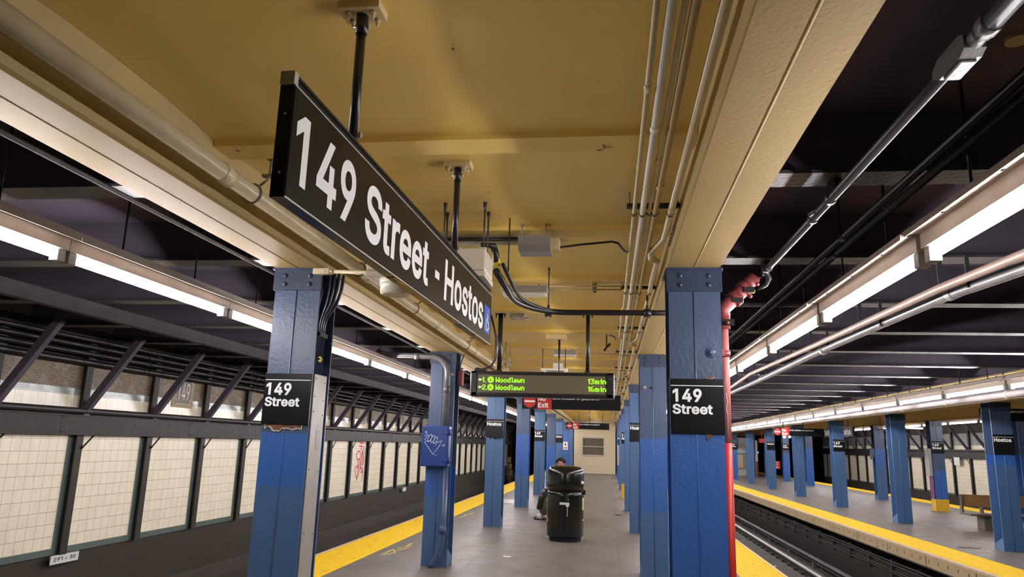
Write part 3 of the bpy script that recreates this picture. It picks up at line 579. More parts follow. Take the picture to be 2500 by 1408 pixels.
# track roofs
mb = MB(); mb.box(-7.4, XL - .145, Y0, 76, 3.06, 3.2); struct(mb.build('ceiling', 'roof_slab'))
mb = MB(); mb.box(XR + .145, XP - .145, Y0, 76, 3.06, 3.2); struct(mb.build('ceiling', 'roof_slab'))
for q in ((XQ + .145, 17, 6, 76, 3.06), (XL - .145, XR + .145, 50, 76, 3.06), (XP - .145, XQ + .145, 60, 76, 3.06), (-9.7, -7.4, 51, 76, 3.06), (XL - .145, XR + .145, Y0, 50, 3.082), (XP - .145, XQ + .145, 6, 60, 3.082)):
    mb = MB(); mb.box(q[0], q[1], q[2], q[3], q[4], 3.2); struct(mb.build('ceiling', 'roof_slab'))

# ------------------------------------------------------------------ fluorescent fixtures
def make_fixture(length):
    """local: tube centre at z=0, x=0, starts at y=0"""
    t = thing('fluorescent_fixture', (0, 0, 0), None, None)
    h = MB(); L0, L1 = -.06, length + .06
    h.box(-.09, .09, L0, L1, .10, .108); h.m(1).box(-.032, .032, L0, L1, .034, .10); h.m(0).box(-.045, .045, L0, L1, .108, .15)
    h.prism([(-.09, .108), (-.094, .085), (-.097, .085), (-.094, .112)], 'y', L0, L1); h.prism([(.094, .112), (.097, .085), (.094, .085), (.09, .108)], 'y', L0, L1)
    for y in (.25, length * .5, length - .25): h.m(2).dome((-.065, y, .0995), (0, 0, -1), .008, .005, 6)
    h.build('reflector', ['reflector_paint', 'reflector_paint', 'bolt_dark'], t)
    for y0, y1 in ((-.05, 0), (length, length + .05)):
        e = MB(); e.box(-.024, .024, y0, y1, -.03, .052); e.build('lamp_holder', 'holder_grey', t)
    g = MB(); g.tube([(0, 0, 0), (0, length, 0)], .019, 10); g.build('tube', 'tube_glow', t)
    for q in (.25, .75):
        st = MB(); st.tube([(0, length * q, .15), (0, length * q, .66)], .006, 6); st.build('hanger', 'pipe_black', t)
    return t
fix0 = make_fixture(1.416)
def fixture_row(x, z, y0, pitch, n, text_, group, first=None, sy=1.0):
    for k in range(n):
        o = first if (first and k == 0) else copy_tree(fix0)
        o.location = (x, y0 + k * pitch, z); o.scale = (1, sy, 1)
        o['label'] = text_(k); o['category'] = 'light'; o['group'] = group
LZ = 2.33; LK = (LZ - CAMH) / (2.6 - CAMH)
def lf(k): return 'lit fluorescent fixture, %s from the camera in the left platform edge row' % ORD[k]
LL = (2.41 - CAMH) / (2.6 - CAMH)
fixture_row(-3.5 * LL, 2.41, 2.165 * LL, 2.045 * LL, 24, lf, 'fluorescent fixtures over the left platform edge', fix0, sy=LL / LK)
def rf(k): return 'lit fluorescent fixture, %s from the camera in the right platform edge row' % ORD[k]
fixture_row(1.785 * LK, LZ, 2.31 * LK, 2.035 * LK, 25, rf, 'fluorescent fixtures over the right platform edge', sy=.97)
def of(k): return 'lit fluorescent fixture over the near edge of the opposite platform, %s from the right' % ORD[k]
fixture_row(5.4, 2.455, 8.90, 1.93, 25, of, 'fluorescent fixtures over the near edge of the opposite platform', sy=1.22)
def qf(k): return 'lit fluorescent fixture by the far tiled wall, %s from the right' % ORD[k]
fixture_row(10.7, 2.53, 17.2, 1.98, 14, qf, 'fluorescent fixtures by the far tiled wall', sy=1.26)

# ------------------------------------------------------------------ girders on the column rows
def girder(x, y0, y1, zb, inner, label, top=3.08):
    """inner = +1 when the platform lies toward +x"""
    t = thing('longitudinal_girder', (x, y0, zb), label, 'girder')
    hw = W / 2
    mb = MB()
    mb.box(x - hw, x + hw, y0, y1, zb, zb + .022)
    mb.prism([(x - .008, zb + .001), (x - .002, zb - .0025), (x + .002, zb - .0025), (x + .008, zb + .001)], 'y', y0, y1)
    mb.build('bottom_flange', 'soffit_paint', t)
    mb = MB()
    if inner > 0: mb.box(x + .02, x + hw - .03, y0, y1, zb + .022, top)
    else: mb.box(x - hw + .03, x - .02, y0, y1, zb + .022, top)
    mb.build('inner_web', 'girder_paint', t)
    mb = MB()
    if inner > 0: mb.box(x - hw + .02, x + .02, y0, y1, zb + .022, top)
    else: mb.box(x - .02, x + hw - .02, y0, y1, zb + .022, top)
    mb.build('outer_web', 'beam_black', t)
    return t
girder(XL, Y0, 50, ZT, 1, 'tan painted steel girder on the left row of blue columns of the near platform')
girder(XR, Y0, 50, ZT, -1, 'tan painted steel girder on the right row of blue columns, wide at the top right')
girder(XP, 8, Y1, ZTP, 1, 'tan painted girder on the front columns of the opposite platform')
girder(XQ, 12, Y1, ZTP + .05, -1, 'tan painted girder on the back columns of the opposite platform')

# ------------------------------------------------------------------ roof beams over the tracks
def make_beam(x0, x1, y, zb, white=None):
    mb = MB(); L0, L1 = 0, x1 - x0
    mb.box(0, L1, -.006, .006, .016, 3.08 - zb)
    mb.m(1).box(0, L1, -.09, .09, 0, .016)
    return mb.build('roof_beam', ['beam_black', 'flange_dark'])
def beam_row(x0, x1, zb, ks, where, group):
    o0 = None
    for i, k in enumerate(ks):
        if o0 is None: o = o0 = make_beam(x0, x1, 0, zb)
        else: o = o0.copy(); C.objects.link(o)
        o.location = (x0, BY0 + BP * k, zb)
        tag(o, 'black steel roof beam %s, %s from the camera' % (where, ORD[i]), 'beam', group)
beam_row(-7.0, XL - .14, 2.74, range(-2, 31), 'across the left track', 'roof beams over the left track')
beam_row(XR + .14, XP - .14, 2.74, range(-2, 35), 'across the middle track', 'roof beams over the middle track')
beam_row(XQ + .14, 14.2, 2.78, range(6, 31), 'across the far right track', 'roof beams over the far right track')
# longitudinal beam hung under the left track roof
mb = MB(); mb.box(-5.0, -4.986, Y0, 52, 2.61, 2.74); mb.m(1).box(-5.04, -4.946, Y0, 52, 2.60, 2.61)
tag(mb.build('stringer_beam', ['stringer_dark', 'stringer_dark'], loc=(-5, 0, 2.6)), 'dark longitudinal stringer beam hung under the roof over the left track', 'beam')

# ------------------------------------------------------------------ wall posts, wall girders, wall pipes
def make_post(s):
    """post standing against the wall at local x=0, s = direction to the track, local y centred"""
    t = thing('wall_post', (0, 0, 0), None, None)
    mb = MB(); mb.box(0, s * .06, -.015, .015, 1.09, 3.86)
    mb.box(s * .06, s * .085, -.062, .062, 1.09, 3.86); mb.build('post_shaft', 'post_paint', t)
    kb = MB(); a = (s * .10, 0, 2.92); b = (s * .78, 0, 3.90)
    d = (Vector(b) - Vector(a)).normalized(); n = Vector((-d.z, 0, d.x)) * .045
    A, B_ = Vector(a), Vector(b)
    q = [A - n, A + n, B_ + n, B_ - n]
    kb.prism([(v.x, v.z) for v in q], 'y', -.04, .04)
    kb.box(s * .085, s * .13, -.05, .05, 2.82, 2.98); kb.build('knee_brace', 'beam_black', t)
    cs = MB(); cs.tube([(s * .1, .03, 2.42), (s * .1, .24, 2.60)], .012, 6); cs.build('corner_strut', 'post_paint', t)
    return t
for side, x, s, y0, n in (('left', -7.03, 1, POST0 - 5 * POSTP, 33), ('right', 14.23, -1, 15.0, 24)):
    p0 = make_post(s)
    for k in range(n):
        o = p0 if k == 0 else copy_tree(p0)
        o.location = (x, y0 + k * POSTP, -1.14)
        tag(o, 'dark post with sloping knee brace on the %s wall, %s from the camera' % (side, ORD[k]), 'post', 'steel posts on the %s wall' % side)
def wall_girder(side, x, s, y0, y1):
    t = thing('wall_girder', (x, y0, 1.47), 'grey steel channel girder running along the %s tiled wall above the tiles' % side, 'girder')
    mb = MB(); mb.box(x + s * .09, x + s * .125, y0, y1, 1.465, 1.70); mb.build('girder_face', 'wall_girder', t)
    mb = MB(); mb.box(x + s * .02, x + s * .15, y0, y1, 1.70, 1.712); mb.box(x + s * .02, x + s * .15, y0, y1, 1.453, 1.465); mb.build('girder_flange', 'post_paint', t)
    for k in range(6):
        y = 8.55 + k * 2.9 if side == 'left' else 24 + 3 * k
        bb = MB()
        bb.box(x + s * .125, x + s * .128, y - .002, y + .002, 1.47, 1.70)
        for dy in (.02, .075):
            for z_ in (1.49, 1.675): bb.dome((x + s * .126, y + dy, z_), (s, 0, 0), .011, .008, 8)
        bb.build('bolt_plate', 'bolt_dark', t)
wall_girder('left', -7.02, 1, Y0, 51.5); wall_girder('right', 14.22, -1, 14, 52)
for side, x, s, y0, y1 in (('left', -7.02, 1, Y0, 51), ('right', 14.22, -1, 14, 52)):
    mb = MB(); mb.tube([(x + s * .10, y0, 1.765), (x + s * .10, y1, 1.765)], .042, 12)
    tag(mb.build('wall_pipe', 'pipe_brown', loc=(x, y0, 1.76)), 'brown pipe lying on top of the grey girder along the %s wall' % side, 'pipe')
for k, (dx, z_, r_) in enumerate(((.14, 2.40, .042), (.17, 2.51, .036), (.20, 2.60, .034), (.23, 2.685, .030))):
    mb = MB(); mb.tube([(-7.02 + dx, Y0, z_), (-7.02 + dx, 51, z_)], r_, 10)
    for q in range(14): mb.tube([(-7.02 + dx, 3.2 + q * 3.4, z_), (-7.02 + dx, 3.32 + q * 3.4, z_)], r_ + .007, 10)
    tag(mb.build('wall_conduit', 'pipe_black', loc=(-7.02 + dx, Y0, z_)), 'black conduit behind the knee braces of the left wall, %s one up' % ('lowest and thickest', 'second', 'third', 'topmost')[k], 'conduit', 'black conduits on the left wall')
# mosaic 149 tablets in the frieze
def tablet(y, label):
    x = XW + .036
    t = thing('mosaic_tablet', (x, y, 2.15), label, 'mosaic tablet', '149 mosaic tablets on the left wall')
    mb = MB(); mb.box(x - .003, x + .004, y - .30, y + .30, 1.93, 2.45); mb.build('gold_border', 'mosaic_gold', t)
    mb = MB(); mb.box(x + .004, x + .0075, y - .23, y + .23, 2.03, 2.37); mb.box(x + .004, x + .008, y - .20, y + .20, 1.97, 2.43); mb.build('dark_field', 'mosaic_dark', t)
    mb = MB()
    for z0, z1, yy in ((2.05, 2.36, -.235), (2.05, 2.36, .23)): mb.box(x + .004, x + .011, y + yy, y + yy + .008, z0, z1)
    for z_ in (2.05, 2.352):
        for a, b in ((-.235, -.20), (.20, .238)): mb.box(x + .004, x + .011, y + a, y + b, z_, z_ + .008)
    for a in (-.20, .195): mb.box(x + .004, x + .011, y + a, y + a + .007, 1.985, 2.055); mb.box(x + .004, x + .011, y + a, y + a + .007, 2.355, 2.43)
    mb.box(x + .004, x + .011, y - .20, y + .20, 1.985, 1.992); mb.box(x + .004, x + .011, y - .20, y + .20, 2.425, 2.432)
    mb.build('white_outline', 'mosaic_white', t)
    mb = MB(); text(mb, '149', (x + .009, y - .165, 2.055), (0, 1, 0), (0, 0, 1), .27, .33, bold=-.002); mb.build('numerals', 'mosaic_white', t)
tablet(11.35, 'white 149 numerals in a mosaic tablet left of the nearest blue column')
tablet(20.42, 'white 149 numerals in a mosaic tablet, just right of the nearest left blue column')
tablet(24.95, 'small 149 mosaic tablet right beside the column with the blue box')
tablet(6.8, 'mosaic tablet at the far left of the left wall')
bpy.data.objects.remove(bpy.data.objects['mosaic_tablet.003']) if False else None

# ================================================================== COLUMNS
def column_mesh(h, gusset):
    t = thing('steel_column', (0, 0, 0), None, None)
    hw = W / 2
    mb = MB()
    mb.box(-hw, hw, 0, .016, 0, h)
    mb.prism([(-.004, 0), (0, -.005), (.004, 0)], 'z', 0, h - .02) if False else mb.tube([(-.004, .001, 0), (-.004, .001, h)], .006, 6)
    a = mb.build('front_flange', 'column_blue', t)
    mb = MB(); mb.box(-.012, .012, .016, .29, 0, h); mb.build('web', 'column_blue', t)
    mb = MB(); mb.box(-hw, hw, .29, .306, 0, h); mb.build('back_flange', 'column_blue', t)
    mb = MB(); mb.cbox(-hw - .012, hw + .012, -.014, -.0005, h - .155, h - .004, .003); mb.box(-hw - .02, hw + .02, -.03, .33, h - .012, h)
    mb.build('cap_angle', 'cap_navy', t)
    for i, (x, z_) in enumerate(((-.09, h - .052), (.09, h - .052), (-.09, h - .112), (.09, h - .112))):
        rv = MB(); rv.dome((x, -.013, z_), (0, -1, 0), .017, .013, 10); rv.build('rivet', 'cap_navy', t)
    if gusset:
        mb = MB(); mb.prism([(.016, 0), (.30, 0), (.30, .10), (.016, .22)], 'x', -hw + .004, hw - .004)
        mb.build('base_fillet', 'column_blue', t)
    return t
colA = column_mesh(ZT, True); colP = column_mesh(ZTP, True); colQ = column_mesh(ZTP + .05, True)
used = {id(colA): False, id(colP): False, id(colQ): False}
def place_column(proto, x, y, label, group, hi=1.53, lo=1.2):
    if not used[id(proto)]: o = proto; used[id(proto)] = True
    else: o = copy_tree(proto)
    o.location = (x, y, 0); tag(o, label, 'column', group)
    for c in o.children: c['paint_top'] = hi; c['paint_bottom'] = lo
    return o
G1 = 'blue columns on the left side of the near platform'; G2 = 'blue columns on the right side of the near platform'
G3 = 'blue columns along the near edge of the opposite platform'; G4 = 'blue columns on the far side of the opposite platform'
left_l = ['large blue steel column left of centre carrying a 149 Street sign and an aluminium cover',
          'blue steel column with a padlocked blue box and a bent pipe on it',
          'blue steel column carrying a black Hostos sign, left of the litter bin',
          'plain blue steel column between the Hostos column and the small 149 Street column',
          'blue steel column with a small 149 Street sign, left of the litter bin',
          'plain blue steel column just left behind the seated person',
          'far blue steel column with a tiny Hostos sign, left of the end wall',
          'far blue steel column with a white notice, beside the end wall']
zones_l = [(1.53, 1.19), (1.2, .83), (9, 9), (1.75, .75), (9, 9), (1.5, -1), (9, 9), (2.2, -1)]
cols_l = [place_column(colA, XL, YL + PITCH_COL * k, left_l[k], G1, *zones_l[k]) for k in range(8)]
for k in (8, 9): place_column(colA, XL - .0, YL + PITCH_COL * (k + .0), 'blue steel column past the end wall on the left, %s behind it' % ORD[k - 8], G1, 9, 9)
right_l = ['large blue steel column at right carrying a 149 Street sign, beside the red standpipe',
           'blue steel column directly behind the large right column, with an eye bolt',
           'blue steel column with a half hidden Hostos sign in the right row',
           'plain blue steel column behind the half hidden Hostos column in the right row',
           'blue steel column with a yellow painted base in the right row',
           'plain blue steel column behind the yellow based one in the right row',
           'far blue steel column with a pale cover in the right row',
           'last blue steel column of the right row, at the end wall']
zones_r = [(1.6, -1), (1.62, .75), (9, 9), (9, 9), (9, 9), (9, 9), (1.2, -1), (2, -1)]
cols_r = [place_column(colA, XR, YR + PITCH_COL * k, right_l[k], G2, *zones_r[k]) for k in range(8)]
p_l = ['blue steel column with a Hostos sign near the right frame edge, beside the wooden bench',
       'plain wide blue steel column just left of the yellow based column, opposite platform',
       'blue steel column with a 149 Street sign in the front row of the opposite platform',
       'plain blue steel column in front of the black No Exit sign, opposite platform',
       'blue steel column with a small Hostos sign beside the red No Exit panel',
       'plain blue steel column right of the white cabin, opposite platform',
       'blue steel column peeping out right of the red standpipe, opposite platform',
       'blue column in the opposite front row, hidden behind the red standpipe', 'last blue column of the opposite front row']
p_z = [(1.57, 1.4), (9, 9), (9, 9), (9, 9), (9, 9), (9, 9), (1.5, -1), (9, 9), (9, 9)]
cols_p = [place_column(colP, XP, YP + PITCH_COL * k, p_l[k], G3, *p_z[k]) for k in range(9)]
q_l = ['blue steel column cut off by the right frame edge above the bench',
       'blue steel column with a yellow base and a 149 Street sign on the opposite platform',
       'blue steel column with a switch box, back row of the opposite platform',
       'blue steel column hidden behind the 149 Street column of the opposite platform',
       'blue steel column right of the black tunnel mouth, back row of the opposite platform',
       'blue steel column with a small 149 Street sign in front of the black tunnel mouth',
       'distant blue steel column in the back row, left of the small 149 Street column',
       'distant blue steel column beside the blue light', 'last distant blue column of the back row']
q_z = [(1.6, 1.1), (1.1, -1), (1.7, 1.1), (9, 9), (1.7, -1), (1.4, -1), (9, 9), (9, 9), (9, 9)]
cols_q = [place_column(colQ, XQ, YQ - PITCH_COL + PITCH_COL * k, q_l[k], G4, *q_z[k]) for k in range(9)]

# ------------------------------------------------------------------ column signs
def column_sign(x, y, zt, words, label, w=W + .006, h=.338, cap=None, tb=None):
    """y = front face of the column, zt = top of the plate"""
    yf = y - .003
    t = thing('column_sign', (x, yf, zt - h), label, 'sign')
    mb = MB(); mb.cbox(x - w / 2, x + w / 2, yf - .012, yf - .0005, zt - h, zt, .0025); mb.build('sign_plate', 'sign_black', t)
    mb = MB(); mb.box(x - w / 2 + .006, x + w / 2 - .006, yf - .0135, yf - .0118, zt - .046, zt - .041); mb.build('white_line', 'sign_white', t)
    mb = MB()
    if words == 2:
        text(mb, '149', (x - w / 2 + .016, yf - .0125, zt - .140), (1, 0, 0), (0, 0, 1), .077, .178, .03)
        text(mb, 'Street', (x - w / 2 + .014, yf - .0125, zt - .216), (1, 0, 0), (0, 0, 1), .058, .245, .03)
    else:
        text(mb, 'Hostos', (x - w / 2 + .014, yf - .0125, zt - .120), (1, 0, 0), (0, 0, 1), .060, .275, .03)
    mb.build('lettering', 'sign_white', t)
    return t
column_sign(XL, YL, 1.925, 2, 'black 149 Street sign on the large column left of centre')
column_sign(XR, YR, 1.938, 2, 'black 149 Street sign on the large column at right beside the red pipe')
column_sign(XL, YL + 2 * PITCH_COL, 1.955, 1, 'black Hostos sign on the column left of the litter bin')
column_sign(XL, YL + 4 * PITCH_COL, 1.955, 2, 'small black 149 Street sign on the left row, left of the litter bin')
column_sign(XL, YL + 6 * PITCH_COL, 1.955, 1, 'tiny black Hostos sign on the left row near the end wall')
column_sign(XR, YR + 2 * PITCH_COL, 1.95, 1, 'black Hostos sign half hidden behind a right row column')
column_sign(XR, YR + 4 * PITCH_COL, 1.95, 2, 'tiny 149 Street sign mostly hidden in the right row')
column_sign(XR, YR + 6 * PITCH_COL, 1.95, 1, 'tiny Hostos sign mostly hidden in the right row above a pale cover')
column_sign(XP, YP, 1.905, 1, 'black Hostos sign on the column at the right frame edge')
column_sign(XP, YP + 2 * PITCH_COL, 1.905, 2, 'black 149 Street sign on the opposite front row, third column from the right')
column_sign(XP, YP + 4 * PITCH_COL, 1.905, 1, 'small Hostos sign beside the red No Exit panel of the opposite platform')
column_sign(XP, YP + 6 * PITCH_COL, 1.905, 2, 'tiny 149 Street sign right of the red standpipe')
column_sign(XQ, YQ, 1.93, 2, 'black 149 Street sign above the yellow based column of the opposite platform')
column_sign(XQ, YQ + 4 * PITCH_COL, 1.93, 2, 'tiny 149 Street sign in front of the black tunnel mouth')
# cracked paint below and above signs
def patch(name, cx, y, z0, z1, w, parent, mats, seed, edge=.008):
    rnd = random.Random(seed); n = 26; q = [rnd.uniform(0, 1) for _ in range(9)]
    rr = []
    for i in range(n + 1):
        t_ = i / n * 7.99; k_ = int(t_); f_ = t_ - k_; f_ = f_ * f_ * (3 - 2 * f_)
        rr.append((z1 - z0) * (.75 * (q[k_] * (1 - f_) + q[min(k_ + 1, 8)] * f_) + rnd.uniform(0, .10)) + (z1 - z0) * .4 * (abs(i / n - .5) * 2) ** 4 * .5)
    def outline(g):
        top = [(cx - w / 2 - g + (w + 2 * g) * i / n, z1) for i in range(n + 1)]
        bot = [(cx + w / 2 + g - (w + 2 * g) * i / n, min(z0 - g + rr[i], z1 - .001)) for i in range(n + 1)]
        return top + bot
    mb = MB(); mb.m(1).prism(outline(edge), 'y', y - .0025, y - .0005); mb.m(0).prism(outline(0), 'y', y - .0035, y - .0025)
    return mb.build(name, mats, parent)
patch('peeled_paint', XL - .01, YL - .004, 1.545, 1.588, .25, cols_l[0], ['primer_rust', 'primer_edge'], 3)
patch('peeled_paint', XR + .07, YR - .004, 1.555, 1.60, .03, cols_r[0], ['primer_rust', 'primer_rust'], 5, .004)
patch('peeled_paint', XR + .085, YR - .004, 1.938, 1.955, .05, cols_r[0], ['primer_rust', 'primer_edge'], 6, .003)
patch('peeled_paint', XL + .03, YL + 2 * PITCH_COL - .004, 1.57, 1.62, .28, cols_l[2], ['sign_face', 'primer_edge'], 8, .001)
# yellow bases
for c, x, y in ((cols_q[1], XQ, YQ), ):
    mb = MB(); mb.box(x - .17, x + .17, y - .006, y - .001, 0, .33); mb.box(x - .17, x + .17, y + .307, y + .311, 0, .33); mb.box(x - .17, x - .164, y - .006, y + .31, 0, .33); mb.build('yellow_base', 'yellow_paint', c)
mb = MB(); x, y = XR, YR + 4 * PITCH_COL; mb.box(x - .17, x + .17, y - .006, y - .001, 0, .42); mb.box(x - .17, x - .164, y - .006, y + .31, 0, .42); mb.build('yellow_base', 'yellow_paint', cols_r[4])

# things on the nearest left column: conduits, clamp, aluminium cover
xs = XL + .012
for k, dy in enumerate((.085, .125, .165, .205)):
    mb = MB(); x = XL + .135 - .002 * k; y = YL + dy
    mb.tube([(x - .0, y, 1.935), (x, y, 2.28), (x + .012, y, 2.34), (x + .035 + .012 * k, y + .012, 2.44), (x + .045 + .018 * k, y + .02, 2.54), (x + .048 + .02 * k, y + .02, 2.66)], .0125, 8)
    tag(mb.build('cable', 'cable_blue', loc=(x, y, 1.935)), 'thin blue painted conduit down the side of the nearest left column, %s from the front' % ORD[k], 'conduit', 'conduits down the nearest left column')
mb = MB(); mb.tube([(XL + .05, YL + .06, 1.95), (XL + .06, YL + .07, 2.2), (XL + .12, YL + .06, 2.35), (XL + .15, YL + .06, 2.5), (XL + .10, YL + .06, 2.62)], .014, 8)
tag(mb.build('cable', 'cable_black', loc=(XL + .05, YL + .06, 1.95)), 'loose black cable curving at the top of the nearest left column', 'cable')
mb = MB(); mb.box(XL + .115, XL + .155, YL + .07, YL + .225, 2.195, 2.225); mb.tube([(XL + .150, YL + .08, 2.21), (XL + .162, YL + .08, 2.21)], .008, 6); tag(mb.build('conduit_clamp', 'pipe_black', loc=(XL + .13, YL + .08, 2.2)), 'black strap clamping the four thin conduits on the nearest left column', 'clamp')
t = thing('cable_tag', (XL + .15, YL + .12, 2.04), 'round yellow cable tag on the conduits of the nearest left column', 'tag')
mb = MB(); mb.tube([(XL + .147, YL + .13, 2.04), (XL + .152, YL + .128, 2.04)], .021, 14); mb.build('tag_disc', 'tag_yellow', t)
mb = MB(); mb.tube([(XL + .147, YL + .10, 2.04), (XL + .147, YL + .20, 2.045)], .006, 6); mb.build('tie', 'pipe_black', t)
t = thing('cover_panel', (XL + .15, YL + .02, 0), 'tall grey aluminium cable cover on the side of the nearest left column', 'cover panel')
mb = MB(); mb.cbox(XL + .112, XL + .172, YL + .018, YL + .232, .12, 1.93, .004); mb.build('cover', 'aluminium', t)
mb = MB(); mb.box(XL + .1715, XL + .1735, YL + .12, YL + .19, 1.42, 1.56); mb.build('worn_label', 'galvanised', t)
for z_ in (1.9, 1.78, 1.68, 1.3, .9, .5):
    mb = MB(); mb.dome((XL + .172, YL + .045, z_), (1, 0, 0), .005, .004, 8); mb.dome((XL + .172, YL + .2, z_ - .02), (1, 0, 0), .005, .004, 8); mb.build('screw', 'bolt_dark', t)
# junction box with tan pipe at top of that column
t = thing('junction_box', (XL + .2, YL - .04, 2.6), 'small cream conduit box and pipe at the top of the nearest left column', 'junction box')
bx = XL + .165
mb = MB(); mb.cbox(bx - .045, bx + .075, YL - .055, YL - .012, 2.605, 2.648, .006); mb.build('box_body', 'pipe_cream', t)
mb = MB(); mb.cbox(bx - .020, bx + .045, YL - .0575, YL - .054, 2.618, 2.634, .001); mb.build('box_lid', 'fixture_box', t)
mb = MB(); mb.tube([(bx + .07, YL - .035, 2.625), (bx + .10, YL - .035, 2.625)], .018, 12); mb.tube([(bx + .09, YL - .035, 2.625), (-1.42, YL - .10, 2.60)], .013, 10); mb.build('pipe', 'pipe_cream', t)

# padlocked blue box and pipe on the second left column
y = YL + PITCH_COL
t = thing('electrical_box', (XL - .02, y - .1, 1.2), 'padlocked blue electrical box with white scratched graffiti on the second left column', 'electrical box')
mb = MB(); mb.cbox(XL - .195, XL + .155, y - .165, y - .02, 1.20, 1.70, .008); mb.build('box_body', 'royal_blue', t)
dr = MB(); dr.cbox(XL - .19, XL + .135, y - .18, y - .165, 1.21, 1.69, .005); dr.build('door', 'royal_blue', t)
for z_ in (1.62, 1.28):
    mb = MB(); mb.cbox(XL + .085, XL + .15, y - .193, y - .18, z_ - .02, z_ + .02, .003); mb.tube([(XL + .165, y - .16, z_ - .04), (XL + .165, y - .16, z_ + .04)], .013, 8); mb.build('hinge', 'royal_blue', t)
mb = MB(); mb.cbox(XL - .225, XL - .19, y - .16, y - .10, 1.40, 1.50, .004); mb.tube([(XL - .215, y - .15, 1.40), (XL - .225, y - .15, 1.375), (XL - .215, y - .15, 1.35)], .006, 6); mb.cbox(XL - .232, XL - .198, y - .162, y - .14, 1.325, 1.365, .004); mb.build('padlock_hasp', 'cable_black', t)
gf = MB()
def scr(pts, r_=.0028):
    gf.tube([(XL - .19 + a * .325, y - .1815, 1.21 + b * .48) for a, b in pts], r_, 4, smooth=False)
def loopc(cx, cz, rx, rz, tilt=0, n=12): return [(cx + rx * cos(2 * pi * i / n) + tilt * sin(2 * pi * i / n), cz + rz * sin(2 * pi * i / n)) for i in range(n + 1)]
scr([(.14, .88), (.15, .82)]); scr([(.18, .88), (.19, .82)]); scr([(.86, .55), (.84, .50)]); scr([(.91, .55), (.89, .50)])
scr([(.12, .74), (.20, .80), (.26, .78), (.20, .72), (.13, .66), (.16, .61), (.28, .63)])
scr(loopc(.32, .70, .07, .09, .05)); scr(loopc(.44, .68, .07, .09, .05)); scr(loopc(.55, .65, .06, .085, .05))
scr([(.56, .52), (.62, .62), (.64, .58), (.70, .62), (.80, .64), (.72, .52), (.60, .40), (.46, .29), (.62, .275)])
scr([(.12, .60), (.30, .44), (.46, .30)])
gf.build('scratched_graffiti', 'graffiti_white', t)
t = thing('riser_pipe', (XL + .06, y - .06, 0), 'thick conduit above and below the padlocked blue box, bending left at the top', 'pipe')
mb = MB(); mb.tube([(XL - .02, y - .1, .0), (XL + .01, y - .1, .05), (XL + .06, y - .1, .14), (XL + .10, y - .1, .28), (XL + .115, y - .1, .40), (XL + .115, y - .1, 1.20)], .038, 14); mb.tube([(XL + .115, y - .1, .40), (XL + .115, y - .1, .50)], .043, 14); mb.build('lower_pipe', 'column_blue', t)
mb = MB(); P = [(XL + .085, y - .1, 1.69), (XL + .085, y - .1, 2.36)]
for i in range(1, 8):
    a = pi / 2 * i / 7; P.append((XL + .085 - .22 * (1 - cos(a)), y - .1, 2.36 + .22 * sin(a)))
P += [(XL - .72, y - .1, 2.60), (XL - .80, y - .1, 2.615), (XL - .87, y - .1, 2.64)]
mb.tube(P, .036, 14); mb.tube([(XL + .085, y - .1, 2.12), (XL + .085, y - .1, 2.20)], .041, 14); mb.tube([(XL - .30, y - .1, 2.583), (XL - .36, y - .1, 2.584)], .041, 14); mb.build('upper_pipe', 'pipe_grey', t)
mb = MB(); mb.dome((XL + .135, y - .012, 2.36), (0, -1, 0), .018, .03, 10); mb.build('bolt', 'bolt_pale', t)
t = thing('alarm_box', (XL + .2, y + .25, 2.3), 'small dusty red alarm box on the right side of the second left column', 'alarm box')
mb = MB(); mb.cbox(XL + .165, XL + .235, y + .12, y + .24, 2.23, 2.42, .012); mb.build('box_body', 'red_dusty', t)
mb = MB(); mb.tube([(XL + .19, y + .2, 2.42), (XL + .18, y + .22, 2.5), (XL + .20, y + .24, 2.58), (XL + .22, y + .26, 2.66)], .009, 8); mb.build('cable', 'pipe_grey', t)
# eye bolt on second right column; round cap on first right column
x, y = XR - .10, YR + PITCH_COL
mb = MB(); mb.dome((x, y, 2.24), (0, -1, 0), .02, .012, 10); P = [(x + .018 * cos(2 * pi * i / 10), y - .03, 2.24 + .018 * sin(2 * pi * i / 10)) for i in range(11)]; mb.tube(P, .005, 6)
tag(mb.build('eye_bolt', 'bolt_pale', loc=(x, y, 2.24)), 'pale eye bolt on the column behind the large right column', 'bolt')
mb = MB(); mb.dome((x + .08, y, 2.24), (0, -1, 0), .014, .02, 10); tag(mb.build('bolt_stub', 'bolt_dark', loc=(x + .08, y, 2.24)), 'dark bolt stub right of the eye bolt', 'bolt')
mb = MB(); mb.dome((XR + .09, YR - .001, 2.105), (0, -1, 0), .034, .006, 14); mb.dome((XR + .09, YR - .006, 2.105), (0, -1, 0), .018, .012, 12); mb.build('painted_plug', 'column_blue', cols_r[0])
cols_r[0].children[-1]['paint_top'] = 1.6
# pale covers on a right-row column and on the opposite yellow-based column
x, y = XR - .02, YR + 6 * PITCH_COL
t = thing('cover_panel', (x, y - .1, 0), 'pale cover panel on a far column of the right row', 'cover panel')
mb = MB(); mb.cbox(x - .17, x + .1, y - .09, y - .015, .75, 1.58, .01); mb.build('cover', 'aluminium', t)
x, y = XQ - .17, YQ
t = thing('cover_panel', (x - .07, y + .1, .8), 'grey metal cover on the side of the yellow based column of the opposite platform', 'cover panel')
mb = MB(); mb.cbox(x - .09, x + .0, y + .02, y + .27, .95, 1.72, .008); mb.build('cover', 'aluminium', t)
mb = MB(); mb.box(x - .012, x + .002, y + .03, y + .29, .33, .95); tag(mb.build('poster', 'graffiti_purple', loc=(x, y + .1, .33)), 'purple and blue poster under the grey cover of the yellow based column', 'poster')
